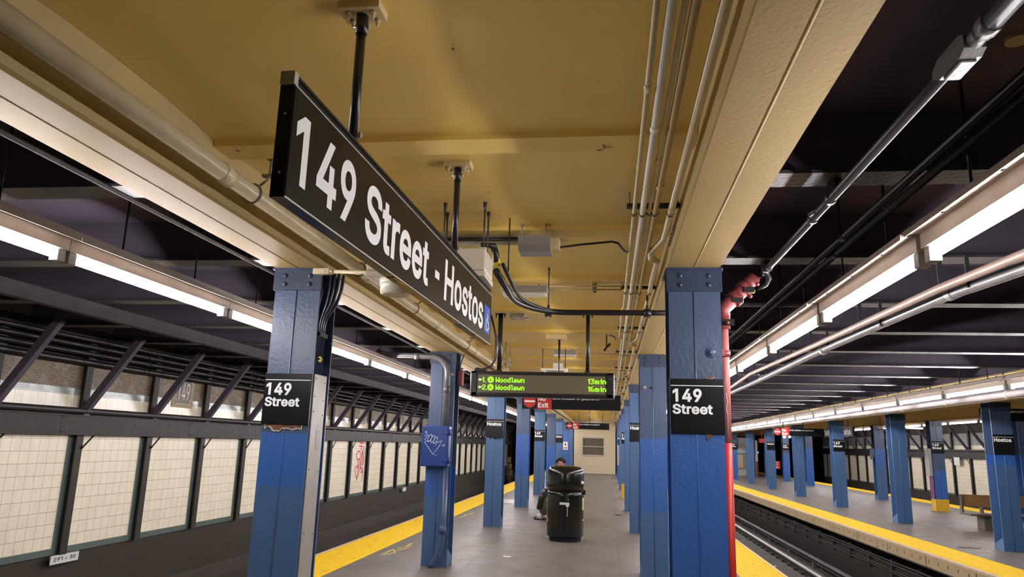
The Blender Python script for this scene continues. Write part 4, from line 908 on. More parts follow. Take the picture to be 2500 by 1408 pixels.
# switch box on the third back column
x, y = XQ - .2, YQ + PITCH_COL
t = thing('switch_box', (x, y, 1.35), 'small blue switch box on a back column of the opposite platform', 'switch box')
mb = MB(); mb.cbox(x - .08, x + .03, y + .02, y + .2, 1.40, 1.72, .01); mb.build('box_body', 'column_blue', t)
mb = MB(); mb.cbox(x - .10, x - .06, y + .05, y + .1, 1.34, 1.40, .005); mb.build('handle', 'pipe_black', t)
# white notice on the last left column
mb = MB(); x, y = XL, YL + 7 * PITCH_COL; mb.box(x - .10, x + .13, y - .012, y - .002, 1.30, 1.68)
mb.m(1); mb.box(x - .02, x + .05, y - .014, y - .012, 1.50, 1.62); mb.box(x - .06, x + .09, y - .014, y - .012, 1.36, 1.41)
tag(mb.build('paper_notice', ['paper_white', 'graffiti_purple'], loc=(x, y, 1.3)), 'white paper notice on the last left column before the end wall', 'notice')

# ================================================================== BIG HANGING SIGN
A = Vector((-.858, 1.74, 2.13)); Bv = Vector((-.767, 4.63, 2.13)); T = (Bv - A).normalized(); NRM = Vector((T.y, -T.x, 0)); LEN = (Bv - A).length
def slab(mb, s0, s1, n0, n1, z0, z1):
    b = len(mb.v)
    for z_ in (z0, z1):
        for s_, n_ in ((s0, n0), (s1, n0), (s1, n1), (s0, n1)):
            p = A + T * s_ + NRM * n_; mb.v.append((p.x, p.y, z_))
    for q in ((0, 1, 2, 3), (7, 6, 5, 4), (0, 4, 5, 1), (1, 5, 6, 2), (2, 6, 7, 3), (3, 7, 4, 0)): mb.face([b + i for i in q])
big = thing('hanging_station_sign', (A + T * LEN / 2 - NRM * .02).to_tuple()[:2] + (2.13,), 'large black hanging sign reading 149 Street - Hostos with a wheelchair symbol', 'sign')
mb = MB(); slab(mb, 0, LEN, -.042, -.001, 2.131, 2.456); mb.build('sign_body', 'sign_black', big)
mb = MB(); slab(mb, .004, LEN - .004, -.001, .001, 2.137, 2.452); mb.build('face_panel', 'sign_face', big)
mb = MB(); slab(mb, 0, LEN, -.001, .003, 2.130, 2.1345); slab(mb, 0, LEN, -.001, .003, 2.453, 2.457); mb.build('edge_trim', 'sign_edge_white', big)
mb = MB(); slab(mb, .0, LEN, -.040, -.012, 2.457, 2.490); slab(mb, .0, LEN, -.040, -.003, 2.457, 2.466); slab(mb, .0, LEN, -.040, -.003, 2.486, 2.494); mb.build('top_rail', 'pipe_black', big)
mb = MB(); slab(mb, -.004, .02, -.043, -.001, 2.457, 2.496); mb.build('end_cap', 'sign_cap_grey', big)
for z_ in (2.20, 2.37):
    mb = MB(); p = A - NRM * .02 - T * .0005; mb.dome((p.x, p.y, z_), -T, .004, .003, 8); mb.build('screw', 'bolt_pale', big)
mb = MB(); slab(mb, .95, 2.05, -.038, -.005, 2.1285, 2.131); slab(mb, 2.45, LEN - .01, -.038, -.005, 2.1285, 2.131)
for s_ in (1.0, 1.25, 1.5, 1.72, 1.8, 1.9, 2.5, 2.65, 2.8): p = A + T * s_ - NRM * .02; mb.m(1).dome((p.x, p.y, 2.1287), (0, 0, -1), .004, .003, 6)
mb.build('underside_strip', ['tag_yellow', 'bolt_dark'], big); bpy.data.objects['underside_strip'].data.materials[0] = MATS['yellow_paint']
for w_, a_, b_ in (('149', .031, .478), ('Street', .578, 1.386), ('-', 1.497, 1.575), ('Hostos', 1.677, 2.627)):
    mb = MB(); text(mb, w_, A + T * a_ + NRM * .001 + Vector((0, 0, 2.197 - 2.13)), T, (0, 0, 1), .198, b_ - a_, .021, .001); mb.build('lettering', 'sign_white', big)
# wheelchair symbol
mb = MB(); slab(mb, 2.672, 2.842, .0012, .0022, 2.19, 2.36); mb.build('access_panel', 'sign_blue', big)
mb = MB()
def AP(s_, z_): p = A + T * (2.672 + s_) + NRM * .0035; return (p.x, p.y, 2.19 + z_)
mb.tube([AP(.078, .138), AP(.0785, .1385)], .011, 10)
mb.tube([AP(.078, .122), AP(.080, .068), AP(.116, .066), AP(.130, .030), AP(.142, .034)], .0048, 6)
mb.tube([AP(.080, .100), AP(.112, .100)], .004, 6)
mb.tube([AP(.078 + .040 * cos(a), .052 + .040 * sin(a)) for a in [2.1 + .38 * i for i in range(11)]], .0042, 6)
mb.build('wheelchair_symbol', 'sign_white', big)
# two hanger rods
for i, (px, py, top) in enumerate(((-.80, 2.21, 2.985), (-.762, 3.66, 2.985))):
    s_ = py - A.y; p = A + T * s_ - NRM * .02; px = p.x
    t = thing('sign_hanger', (px, py, 2.494), ('near' if i == 0 else 'far') + ' black hanger pole holding the 149 Street - Hostos sign from the ceiling', 'hanger pole', 'hanger poles of the big station sign')
    mb = MB(); mb.tube([(px, py, 2.492), (px, py, top - .01)], .0165, 14); mb.tube([(px, py, top - .09), (px, py, top - .02)], .021, 12); mb.build('pole', 'pipe_black', t)
    mb = MB(); mb.cbox(px - .075, px + .075, py - .05, py + .05, top - .016, top + .02, .003); mb.build('ceiling_plate', 'pipe_tan', t)
    for a, b in ((-.045, -.02), (.045, -.02), (-.045, .03), (.045, .03)):
        mb = MB(); mb.tube([(px + a, py + b, top - .045), (px + a, py + b, top - .01)], .006, 6); mb.tube([(px + a, py + b, top - .028), (px + a, py + b, top - .016)], .011, 6); mb.build('bolt', 'pipe_tan', t)
    for z_ in (2.515, top - .06):
        mb = MB(); mb.tube([(px - .03, py, z_), (px + .032, py, z_)], .005, 6); mb.tube([(px + .02, py, z_), (px + .03, py, z_)], .010, 6); mb.build('cross_bolt', 'bolt_pale', t)

# ================================================================== COUNTDOWN SIGN
PX = {'1': ['.#', '##', '.#', '.#', '.#', '.#', '.#'], '2': ['.##.', '#..#', '...#', '..#.', '.#..', '#...', '####'], '3': ['####', '...#', '..#.', '.##.', '...#', '...#', '###.'],
      '6': ['.##.', '#...', '#...', '###.', '#..#', '#..#', '.##.'], '.': ['.', '.', '.', '.', '.', '.', '#'],
      'W': ['#...#', '#...#', '#...#', '#.#.#', '#.#.#', '##.##', '#...#'], 'o': ['....', '....', '.##.', '#..#', '#..#', '#..#', '.##.'],
      'd': ['...#', '...#', '.###', '#..#', '#..#', '#..#', '.###'], 'l': ['##', '.#', '.#', '.#', '.#', '.#', '.#'], 'a': ['....', '....', '.##.', '...#', '.###', '#..#', '.###'],
      'w': ['.....', '.....', '#...#', '#...#', '#.#.#', '#.#.#', '.#.#.'], 'n': ['....', '....', '###.', '#..#', '#..#', '#..#', '#..#'],
      'm': ['.....', '.....', '##.#.', '#.#.#', '#.#.#', '#.#.#', '#.#.#'], 'i': ['.#', '..', '##', '.#', '.#', '.#', '.#']}
SY = 8.1
t = thing('countdown_clock', (-.75, SY + .12, 2.05), 'black hanging train countdown display with green letters above the platform', 'display')
x0, x1, z0, z1 = -1.555, .062, 2.022, 2.303
mb = MB()
mb.cbox(x0, x1, SY + .012, SY + .24, z0, z1, .014)
mb.box(x0 + .02, x1 - .02, SY, SY + .02, z0 + .01, 2.062); mb.box(x0 + .02, x1 - .02, SY, SY + .02, z1 - .026, z1 - .01)
mb.box(x0 + .02, x0 + .075, SY, SY + .02, z0 + .01, z1 - .01); mb.box(x1 - .085, x1 - .02, SY, SY + .02, z0 + .01, z1 - .01)
mb.build('housing', 'pipe_black', t)
mb = MB(); mb.box(x0 + .085, x1 - .10, SY + .004, SY + .012, 2.062, 2.262); mb.build('screen', 'screen_glass', t)
mb = MB(); mb.box(x1 - .06, x1 - .03, SY - .001, SY, 2.232, 2.235); mb.build('mark', 'bolt_pale', t)
mb = MB(); mb.cbox(x0 + .03, x0 + .17, SY + .06, SY + .2, z1, z1 + .03, .006); mb.cbox(x0 + .04, x0 + .10, SY + .06, SY + .2, z1 + .02, z1 + .042, .006); mb.build('cable_entry', 'pipe_black', t)
def led_text(s, x, zb, ph, pw):
    m_ = MB()
    for ch in s:
        if ch == ' ': x += 3 * pw; continue
        g = PX[ch]
        for r_, row in enumerate(g):
            c = 0
            while c < len(row):
                if row[c] == '#':
                    e = c
                    while e < len(row) and row[e] == '#': e += 1
                    m_.box(x + c * pw - .001, x + e * pw + .0015, SY + .002, SY + .004, zb + (6 - r_) * ph - .001, zb + (7 - r_) * ph); c = e
                else: c += 1
        x += (len(g[0]) + 1) * pw
    m_.build('green_letters', 'led_green', t)
    return x
for zb, num, mins in ((2.172, '1.', '13min'), (2.088, '2.', '16min')):
    ph, pw = .0081, .0092
    zt_ = zb + .005
    ax = x0 + .093; az = zb + .033
    arrow = MB(); arrow.prism([(ax, az), (ax + .022, az + .018), (ax + .022, az + .007), (ax + .044, az + .007), (ax + .044, az - .007), (ax + .022, az - .007), (ax + .022, az - .018)], 'y', SY + .002, SY + .004); arrow.build('green_arrow', 'led_arrow', t)
    led = MB()
    led_text(num, x0 + .142, zt_, ph, .0090)
    cx, cz, rr = x0 + .236, zb + .033, .036                # the line number in its disc: disc with a 4 cut out
    b = len(led.v); n = 24
    four = [(.35, -1), (.35, -.3), (.75, -.3), (.75, .0), (.35, .0), (.35, .62), (.05, .62), (-.55, -.05), (-.55, -.3), (.05, -.3), (.05, -1)]
    ring = MB()
    for i in range(n):
        a0, a1 = 2 * pi * i / n, 2 * pi * (i + 1) / n
        led.prism([(cx + rr * cos(a), cz + rr * sin(a)) for a in (a0, a1)] + [(cx + .70 * rr * cos(a), cz + .70 * rr * sin(a)) for a in (a1, a0)], 'y', SY + .002, SY + .004)
    for k in range(7):
        for c in range(7):
            pat = ['..##...', '..##.#.', '.#.#.#.', '#..#..#', '#....##', '####.##', '.###.#.'][k]
            keep = ['.......', '...#...', '..##...', '.#.#...', '.####..', '...#...', '.......'][k][c] == '.'
            if keep: led.box(cx - .026 + c * .0074, cx - .026 + (c + 1) * .0076, SY + .002, SY + .0035, cz + .026 - (k + 1) * .0076, cz + .026 - k * .0074)
    led.build('green_line_disc', 'led_green', t)
    led_text('Woodlawn', x0 + .294, zt_, ph, .0083)
    led_text(mins, x1 - .29, zt_, ph, .0094)
for i, (px, top) in enumerate(((-1.245, 2.985), (-.238, 2.985))):
    h_ = thing('sign_hanger', (px, SY + .12, z1), ('left' if i == 0 else 'right') + ' black hanger pole of the countdown display', 'hanger pole', 'hanger poles of the countdown display')
    mb = MB(); mb.tube([(px, SY + .12, z1 - .004), (px, SY + .12, z1 + .03)], [.05, .025], 12); mb.tube([(px, SY + .12, z1), (px, SY + .12, top)], .022 if i else .028, 12); mb.build('pole', 'pipe_black', h_)
    mb = MB(); mb.box(px - .06, px + .06, SY + .08, SY + .16, top - .01, top + .02)
    for q in (-.05, .05): mb.tube([(px + q, SY + .1, top - .05), (px + q, SY + .1, top)], .007, 6)
    mb.build('ceiling_plate', 'pipe_black', h_)
mb = MB(); mb.tube([(-1.36, SY + .13, 2.96), (-1.33, SY + .10, 2.86), (-1.29, SY + .09, 2.7), (-1.29, SY + .09, 2.45), (-1.33, SY + .09, 2.37), (-1.42, SY + .1, 2.335), (-1.46, SY + .12, 2.325)], .012, 8)
tag(mb.build('power_cable', 'cable_black', loc=(-1.3, SY + .1, 2.3)), 'black cable hanging beside the left pole into the countdown display', 'cable')

# ================================================================== NO EXIT SIGNS
def no_exit(y, x0, x1, z0, z1, label, line_='Exit middle of platform', body='pipe_black', pole=True, ptop=2.97, poles=(.3, .85)):
    H = z1 - z0; t = thing('no_exit_sign', ((x0 + x1) / 2, y + .03, z0), label, 'sign')
    mb = MB(); mb.box(x0, x1, y, y + .06, z0, z1); mb.build('sign_body', 'sign_black', t)
    mb = MB(); mb.box(x0 + H * 1.02, x0 + H * 2.0, y - .004, y, z0 - .004, z1 - .0); mb.build('red_panel', 'sign_red', t)
    mb = MB(); cx, cz, rr = x0 + H * .52, (z0 + z1) / 2, H * .42
    mb.prism([(cx + rr * cos(2 * pi * i / 28), cz + rr * sin(2 * pi * i / 28)) for i in range(28)], 'y', y - .005, y); mb.build('red_disc', 'sign_red', t)
    mb = MB(); mb.box(cx - rr * .82, cx + rr * .82, y - .007, y - .005, cz - H * .055, cz + H * .055); mb.build('white_bar', 'sign_white', t)
    mb = MB(); cp = H * .30
    text(mb, 'No', (x0 + H * 1.09, y - .0055, z0 + H * .56), (1, 0, 0), (0, 0, 1), cp, None, .028)
    text(mb, 'Exit', (x0 + H * 1.09, y - .0055, z0 + H * .12), (1, 0, 0), (0, 0, 1), cp, None, .028)
    mb.build('no_exit_lettering', 'sign_white', t); mb = MB()
    text(mb, line_, (x0 + H * 2.07, y - .0015, z0 + H * .66), (1, 0, 0), (0, 0, 1), H * .17, (x1 - x0) * .47, .02)
    mb.build('direction_lettering', 'sign_white', t)
    if pole:
        for i, fx in enumerate(poles):
            px = x0 + (x1 - x0) * fx; mb = MB(); mb.tube([(px, y + .03, z1 - .002), (px, y + .03, ptop)], .015, 8); mb.build('hanger', 'pipe_black', t)
    return t
no_exit(15.5, -1.83, .245, 2.245, 2.56, 'black sign with red No Exit panel right below the countdown display', pole=True)
no_exit(34.5, -1.97, .02, 2.262, 2.56, 'small distant No Exit sign hanging in front of the cream end wall')
no_exit(25.0, 5.32, 6.9, 2.02, 2.27, 'No Exit sign hanging over the opposite platform among its columns', ptop=3.05, poles=(.2, .6))
no_exit(16.0, 7.47, 9.6, 2.245, 2.495, 'No Exit sign cut off by the right frame edge', 'Exit', ptop=3.05, poles=(.15, .5))
t = thing('hanging_station_sign', (7.5, 25.5, 2.05), 'distant black 149 Street - Hostos sign over the opposite platform', 'sign')
mb = MB(); mb.box(7.44, 7.50, 23.9, 27.0, 2.03, 2.34); mb.build('sign_body', 'sign_black', t)
for y in (24.4, 26.5): mb = MB(); mb.tube([(7.47, y, 2.34), (7.47, y, 2.82)], .015, 8); mb.build('hanger', 'pipe_black', t)
mb = MB(); text(mb, '149 Street - Hostos', (7.438, 26.9, 2.10), (0, -1, 0), (0, 0, 1), .18, 2.8, .03, .001); mb.build('lettering', 'sign_white', t)
# bare pole in front of the distant No Exit sign
t = thing('hanging_pole', (-.42, 26, 2.2), 'thin grey pole hanging in front of the distant No Exit sign', 'pole')
mb = MB(); mb.tube([(-.66, 26, 2.32), (-.66, 26, 2.96)], .018, 8); mb.build('pole', 'pipe_grey', t)
mb = MB(); mb.box(-.72, -.60, 25.95, 26.05, 2.955, 2.975); mb.build('ceiling_plate', 'pipe_grey', t)

# ================================================================== LITTER BIN
cx, cy = -.705, 12.40
t = thing('litter_bin', (cx, cy, 0), 'tall glossy black litter bin standing in the middle of the platform', 'litter bin')
mb = MB(); mb.lathe(cx, cy, [(.255, 0), (.262, .01), (.262, .085), (.25, .09)], 40); mb.build('base_ring', 'can_inner', t)
mb = MB(); mb.lathe(cx, cy, [(.27, .06), (.293, .075), (.297, .10), (.300, .30), (.301, .70), (.300, .755), (.29, .768), (.27, .772)], 56)
mb.box(cx - .012, cx + .012, cy - .306, cy - .29, .08, .75); mb.build('lower_body', 'can_black', t)
mb = MB(); mb.lathe(cx, cy, [(.27, .765), (.27, .80)], 40); mb.build('waist', 'can_inner', t)
mb = MB(); mb.lathe(cx, cy, [(.26, .79), (.29, .793), (.302, .81), (.303, .90), (.301, 1.06), (.290, 1.105), (.262, 1.145), (.215, 1.168), (.12, 1.176), (.02, 1.178)], 56)
mb.box(cx - .010, cx + .010, cy - .308, cy - .29, .81, 1.06); mb.build('domed_lid', 'can_black', t)
mb = MB(); mb.cbox(cx + .285, cx + .33, cy - .09, cy - .04, .73, .80, .006); mb.build('side_latch', 'can_inner', t)
mb = MB(); mb.dome((cx + .045, cy - .3, .66), (0, -1, 0), .035, .012, 12); mb.box(cx + .02, cx + .075, cy - .309, cy - .297, .66, .72); mb.build('lock', 'can_inner', t)
mb = MB(); mb.dome((cx + .06, cy - .304, .645), (0, -1, 0), .012, .01, 10); mb.build('lock_barrel', 'bolt_pale', t)
def on_can(mb, a0, a1, z0, z1, r_=.3085, n=5):
    b = len(mb.v)
    for i in range(n + 1):
        a = math.radians(a0 + (a1 - a0) * i / n)
        for z_ in (z0, z1):
            for q in (0, .0015): mb.v.append((cx + (r_ + q) * sin(a), cy - (r_ + q) * cos(a), z_))
    for i in range(n):
        k = b + 4 * i
        mb.face((k + 1, k + 5, k + 7, k + 3)); mb.face((k, k + 2, k + 6, k + 4)); mb.face((k + 2, k + 3, k + 7, k + 6)); mb.face((k, k + 4, k + 5, k + 1))
    mb.face((b, b + 1, b + 3, b + 2)); k = b + 4 * n; mb.face((k, k + 2, k + 3, k + 1))
mb = MB(); on_can(mb, -14, 15, .575, .612); on_can(mb, 5, 14, .545, .585); on_can(mb, 8.5, 10, .40, .54); mb.build('torn_sticker', 'sticker', t)
mb = MB(); on_can(mb, 68, 84, .49, .68, .3022); mb.build('green_sticker', 'sticker_green', t)
mb = MB(); on_can(mb, -84, -74, .50, .67, .3022); mb.build('green_sticker', 'sticker_green', t)
mb = MB(); on_can(mb, 70, 84, .325, .34, .3022); on_can(mb, -72, -67, .29, .33, .3022); on_can(mb, -72, -67, .335, .345, .3022); mb.build('side_marks', 'sticker', t)
mb = MB(); V, Fc = text_geo('Stat', .03, .002) if False else ([], [])
def can_text(s, a_deg, z_, cap, r_=.3045):
    """letters wrapped round the lid, first letter at angle a_deg"""
    a = a_deg
    for ch in s:
        tmp = MB(); R_ = Vector((cos(math.radians(a)), sin(math.radians(a)), 0)); O = Vector((cx + r_ * sin(math.radians(a)), cy - r_ * cos(math.radians(a)), z_))
        w = text(tmp, ch, O, R_, (0, 0, 1), cap, None, .03, .001); b = len(mb.v); mb.v += tmp.v
        for fc in tmp.f: mb.face([b + i for i in fc])
        a += math.degrees((w + cap * .12) / r_)
can_text('Sta', 60, .905, .042); can_text('me', -84, .925, .032); mb.build('side_lettering', 'sign_white', t)
mb = MB(); mb.tube([(cx + .30, cy - .03, .99), (cx + .325, cy - .05, 1.02)], .006, 5); mb.build('torn_flap', 'sticker', t)

# ================================================================== BENCH + PERSON BEHIND THE BIN
t = thing('wooden_bench', (-.86, 15.9, 0), 'wooden bench the person sits on, hidden behind the litter bin', 'bench')
mb = MB()
for k in range(3): mb.cbox(-1.08 + .15 * k, -.95 + .15 * k, 15.05, 16.5, .37, .41, .006)
mb.build('seat', 'wood_bench', t)
mb = MB(); mb.cbox(-.66, -.62, 15.05, 16.5, .56, .78, .006); mb.build('backrest', 'wood_bench', t)
for y in (15.2, 16.3):
    mb = MB(); mb.cbox(-1.05, -.66, y, y + .06, 0, .37, .006); mb.box(-.66, -.62, y, y + .06, .0, .6); mb.build('leg', 'wood_bench_grey', t)

def skin_body(name, chains, matname, parent, sub=2, origin=(0, 0, 0)):
    """chains: list of joints (index, pos, radius, parent index)"""
    me = bpy.data.meshes.new(name)
    V = [tuple(Vector(c[0]) - Vector(origin)) for c in chains]; E_ = [(i, c[2]) for i, c in enumerate(chains) if c[2] is not None]
    me.from_pydata(V, E_, []); me.materials.append(MATS[matname])
    o = bpy.data.objects.new(name, me); C.objects.link(o)
    if parent: o.parent = parent
    o.modifiers.new('skin', 'SKIN').use_smooth_shade = True
    sv = me.skin_vertices[0] if me.skin_vertices else None
    if sv is None:
        bm = bmesh.new(); bm.from_mesh(me); bm.verts.layers.skin.verify(); bm.to_mesh(me); bm.free(); sv = me.skin_vertices[0]
    for i, c in enumerate(chains):
        r_ = c[1]; sv.data[i].radius = r_ if isinstance(r_, tuple) else (r_, r_); sv.data[i].use_root = (i == 0)
    s_ = o.modifiers.new('smooth', 'SUBSURF'); s_.levels = s_.render_levels = sub
    dg = bpy.context.evaluated_depsgraph_get(); dg.update()
    m2 = bpy.data.meshes.new_from_object(o.evaluated_get(dg)); o.modifiers.clear(); o.data = m2
    for p in m2.polygons: p.use_smooth = True
    return o
pr = Vector((-.97, 15.62, .45))
person = thing('person', tuple(pr), 'person with dark curly hair and glasses in a black jacket, seated behind the litter bin', 'person')
O = tuple(pr)
hip = (-.95, 15.62, .53)
# body: pelvis, spine, neck, head, arms and hands, legs (one continuous surface)
ch = [((-.94, 15.62, .54), (.12, .15), None),      # 0 pelvis
      ((-.95, 15.60, .66), (.12, .14), 0), ((-.97, 15.57, .80), (.12, .15), 1), ((-.99, 15.52, .92), (.10, .16), 2),   # spine
      ((-1.00, 15.49, .99), (.055, .06), 3), ((-.99, 15.46, 1.04), (.05, .05), 4), ((-.985, 15.43, 1.09), (.07, .075), 5), ((-.985, 15.43, 1.16), (.075, .085), 6), ((-.985, 15.44, 1.21), (.05, .06), 7),
      ((-1.05, 15.70, .53), .085, 0), ((-1.37, 15.72, .53), .062, 9), ((-1.37, 15.74, .30), .050, 10), ((-1.38, 15.76, .09), .026, 11), ((-1.46, 15.76, .05), .018, 12),
      ((-1.05, 15.52, .53), .085, 0), ((-1.36, 15.44, .53), .062, 14), ((-1.33, 15.46, .30), .050, 15), ((-1.33, 15.50, .09), .026, 16), ((-1.42, 15.50, .05), .018, 17),
      ((-.98, 15.68, .94), .065, 3), ((-1.06, 15.74, .74), .048, 19), ((-1.22, 15.66, .62), .036, 20), ((-1.29, 15.63, .605), .026, 21),
      ((-.98, 15.37, .93), .065, 3), ((-1.06, 15.32, .73), .048, 23), ((-1.20, 15.40, .62), .036, 24), ((-1.27, 15.42, .605), .026, 25)]
b_ = skin_body('body', ch, 'skin', person, 2, O)
# fingers: short chains rooted in each palm, joined to the body mesh as one object
bm = bmesh.new(); bm.from_mesh(b_.data)
for (hx, hy, hz, sgn) in ((-1.30, 15.63, .60, 1), (-1.28, 15.42, .60, -1)):
    for k, ln in enumerate((.055, .065, .06, .045)):
        fm = MB(); yy = hy + (k - 1.5) * .019
        fm.tube([(hx, yy, hz), (hx - ln * .5, yy, hz - .004), (hx - ln, yy, hz - .03)], [.009, .0085, .007], 8)
        tmp = bpy.data.meshes.new('f'); tmp.from_pydata([tuple(Vector(v) - pr) for v in fm.v], [], fm.f); bm.from_mesh(tmp); bpy.data.meshes.remove(tmp)
    fm = MB(); fm.tube([(hx + .02, hy - sgn * .025, hz), (hx - .01, hy - sgn * .05, hz - .005), (hx - .03, hy - sgn * .052, hz - .015)], [.011, .010, .008], 8)
    tmp = bpy.data.meshes.new('f'); tmp.from_pydata([tuple(Vector(v) - pr) for v in fm.v], [], fm.f); bm.from_mesh(tmp); bpy.data.meshes.remove(tmp)
# face: nose, ears, lips added to the head surface
def ball(c, r3, seg=10):
    ret = bmesh.ops.create_uvsphere(bm, u_segments=seg, v_segments=8, radius=1)
    for v in ret['verts']: v.co = Vector((v.co.x * r3[0] + c[0], v.co.y * r3[1] + c[1], v.co.z * r3[2] + c[2])) - pr
HF = Vector((-.985, 15.36, 1.13))      # face centre, looking at the camera
ball(HF + Vector((0, -.012, -.005)), (.013, .02, .022)); ball(HF + Vector((0, -.004, -.045)), (.022, .010, .008))
ball((-.985 - .083, 15.43, 1.125), (.012, .02, .03)); ball((-.985 + .083, 15.43, 1.125), (.012, .02, .03))
bm.to_mesh(b_.data); bm.free()
for p in b_.data.polygons: p.use_smooth = True
mb = MB()
for s_ in (-1, 1): mb.dome((-.985 + s_ * .032, 15.362, 1.142), (0, -1, 0), .0065, .004, 10)
mb.build('eyes', 'hair_black', person)
mb = MB()
for s_ in (-1, 1):
    P = [(-.985 + s_ * .034 + .026 * cos(2 * pi * i / 14), 15.345, 1.140 + .021 * sin(2 * pi * i / 14)) for i in range(15)]; mb.tube(P, .0022, 5)
    mb.tube([(-.985 + s_ * .060, 15.345, 1.145), (-.985 + s_ * .084, 15.43, 1.145)], .002, 5)
mb.tube([(-.993, 15.345, 1.143), (-.977, 15.345, 1.143)], .002, 5); mb.build('glasses', 'pipe_black', person)
rnd = random.Random(4)
bmh = bmesh.new()
for i in range(150):
    th, ph = rnd.uniform(0, 2 * pi), rnd.uniform(-.15, 1.57)
    d = Vector((cos(th) * cos(ph), sin(th) * cos(ph), sin(ph)))
    if d.y < -.35 and d.z < .42: continue
    c = Vector((-.985, 15.45, 1.165)) + Vector((d.x * .093, d.y * .098, d.z * .075))
    ret = bmesh.ops.create_icosphere(bmh, subdivisions=1, radius=rnd.uniform(.016, .027))
    for v in ret['verts']: v.co += c
ret = bmesh.ops.create_uvsphere(bmh, u_segments=16, v_segments=10, radius=1)
for v in ret['verts']: v.co = Vector((v.co.x * .09, v.co.y * .092, v.co.z * .072)) + Vector((-.985, 15.462, 1.175))
mb = MB(); mb.add_bm(bmh, True); mb.build('curly_hair', 'hair_black', person)
jk = [((-.94, 15.62, .56), (.15, .18), None), ((-.95, 15.60, .68), (.15, .18), 0), ((-.97, 15.57, .82), (.15, .185), 1), ((-.985, 15.53, .93), (.13, .18), 2), ((-1.0, 15.50, .985), (.075, .085), 3),
      ((-.98, 15.70, .93), .085, 3), ((-1.06, 15.76, .74), .072, 5), ((-1.21, 15.67, .63), .058, 6),
      ((-.98, 15.35, .92), .085, 3), ((-1.06, 15.30, .73), .072, 8), ((-1.19, 15.39, .63), .058, 9)]
skin_body('jacket', jk, 'jacket_black', person, 2, O)
tr = [((-.95, 15.62, .54), (.14, .165), None), ((-1.07, 15.71, .54), .105, 0), ((-1.36, 15.73, .54), .088, 1), ((-1.37, 15.75, .30), .082, 2), ((-1.365, 15.76, .085), .070, 3),
      ((-1.07, 15.51, .54), .105, 0), ((-1.33, 15.43, .545), .090, 5), ((-1.30, 15.45, .32), .085, 6), ((-1.315, 15.50, .085), .072, 7)]
skin_body('trousers', tr, 'trousers_olive', person, 2, O)
# jacket skirt hanging over the knee nearest the camera
cl = [((-1.12, 15.42, .63), (.06, .09), None), ((-1.26, 15.40, .58), (.07, .09), 0), ((-1.345, 15.39, .47), (.075, .08), 1), ((-1.385, 15.40, .32), (.055, .07), 2), ((-1.43, 15.41, .20), (.035, .05), 3)]
skin_body('draped_coat', cl, 'jacket_black', person, 2, O)
for (ax, ay) in ((-1.385, 15.76), (-1.345, 15.50)):
    mb = MB(); mb.cbox(ax - .17, ax + .08, ay - .05, ay + .05, 0, .026, .008); mb.build('shoe_sole', 'sole_black', person)
    skin_body('shoe', [((ax + .03, ay, .068), (.058, .058), None), ((ax - .05, ay, .062), (.056, .056), 0), ((ax - .13, ay, .050), (.052, .040), 1), ((ax + .02, ay, .12), (.052, .052), 0)], 'shoe_white', person, 2, O)

# ================================================================== PLATFORM CEILING FITTINGS
t = thing('drain_pipe', (-1.87, Y0, 2.79), 'long beige pipe along the inner side of the left girder', 'pipe')
mb = MB(); mb.tube([(-1.882, Y0, 2.765), (-1.882, 42.4, 2.765)], .047, 16); mb.build('pipe', 'pipe_cream', t)
for y in (3.12, 5.3, 7.6, 9.9, 12.2, 14.5, 19, 24):
    mb = MB(); mb.tube([(-1.882, y, 2.765), (-1.882, y + .10, 2.765)], .052, 16); mb.build('coupling', 'pipe_cream', t)
for i, y in enumerate((3.45, 5.15, 6.75, 9.4, 12.5)):
    t = thing('pipe_hanger', (-1.8, y, 2.9), 'hanger ring holding the beige pipe of the left girder, %s from the camera' % ORD[i], 'hanger', 'pipe hangers of the left beige pipe')
    mb = MB(); P = [(-1.882 + .054 * cos(2 * pi * i_ / 16), y, 2.765 + .054 * sin(2 * pi * i_ / 16)) for i_ in range(17)]; mb.tube(P, .006, 6, smooth=False); mb.build('ring', 'dirty_beige', t)
    mb = MB(); mb.tube([(-1.84, y, 2.81), (-1.80, y, 2.84), (-1.80, y, 2.86)], .007, 6); mb.box(-1.83, -1.77, y - .015, y + .015, 2.855, 2.868); mb.tube([(-1.79, y, 2.86), (-1.79, y, 2.955)], .007, 6); mb.cbox(-1.82, -1.755, y - .03, y + .03, 2.955, 2.985, .004); mb.build('rod', 'dirty_beige', t)

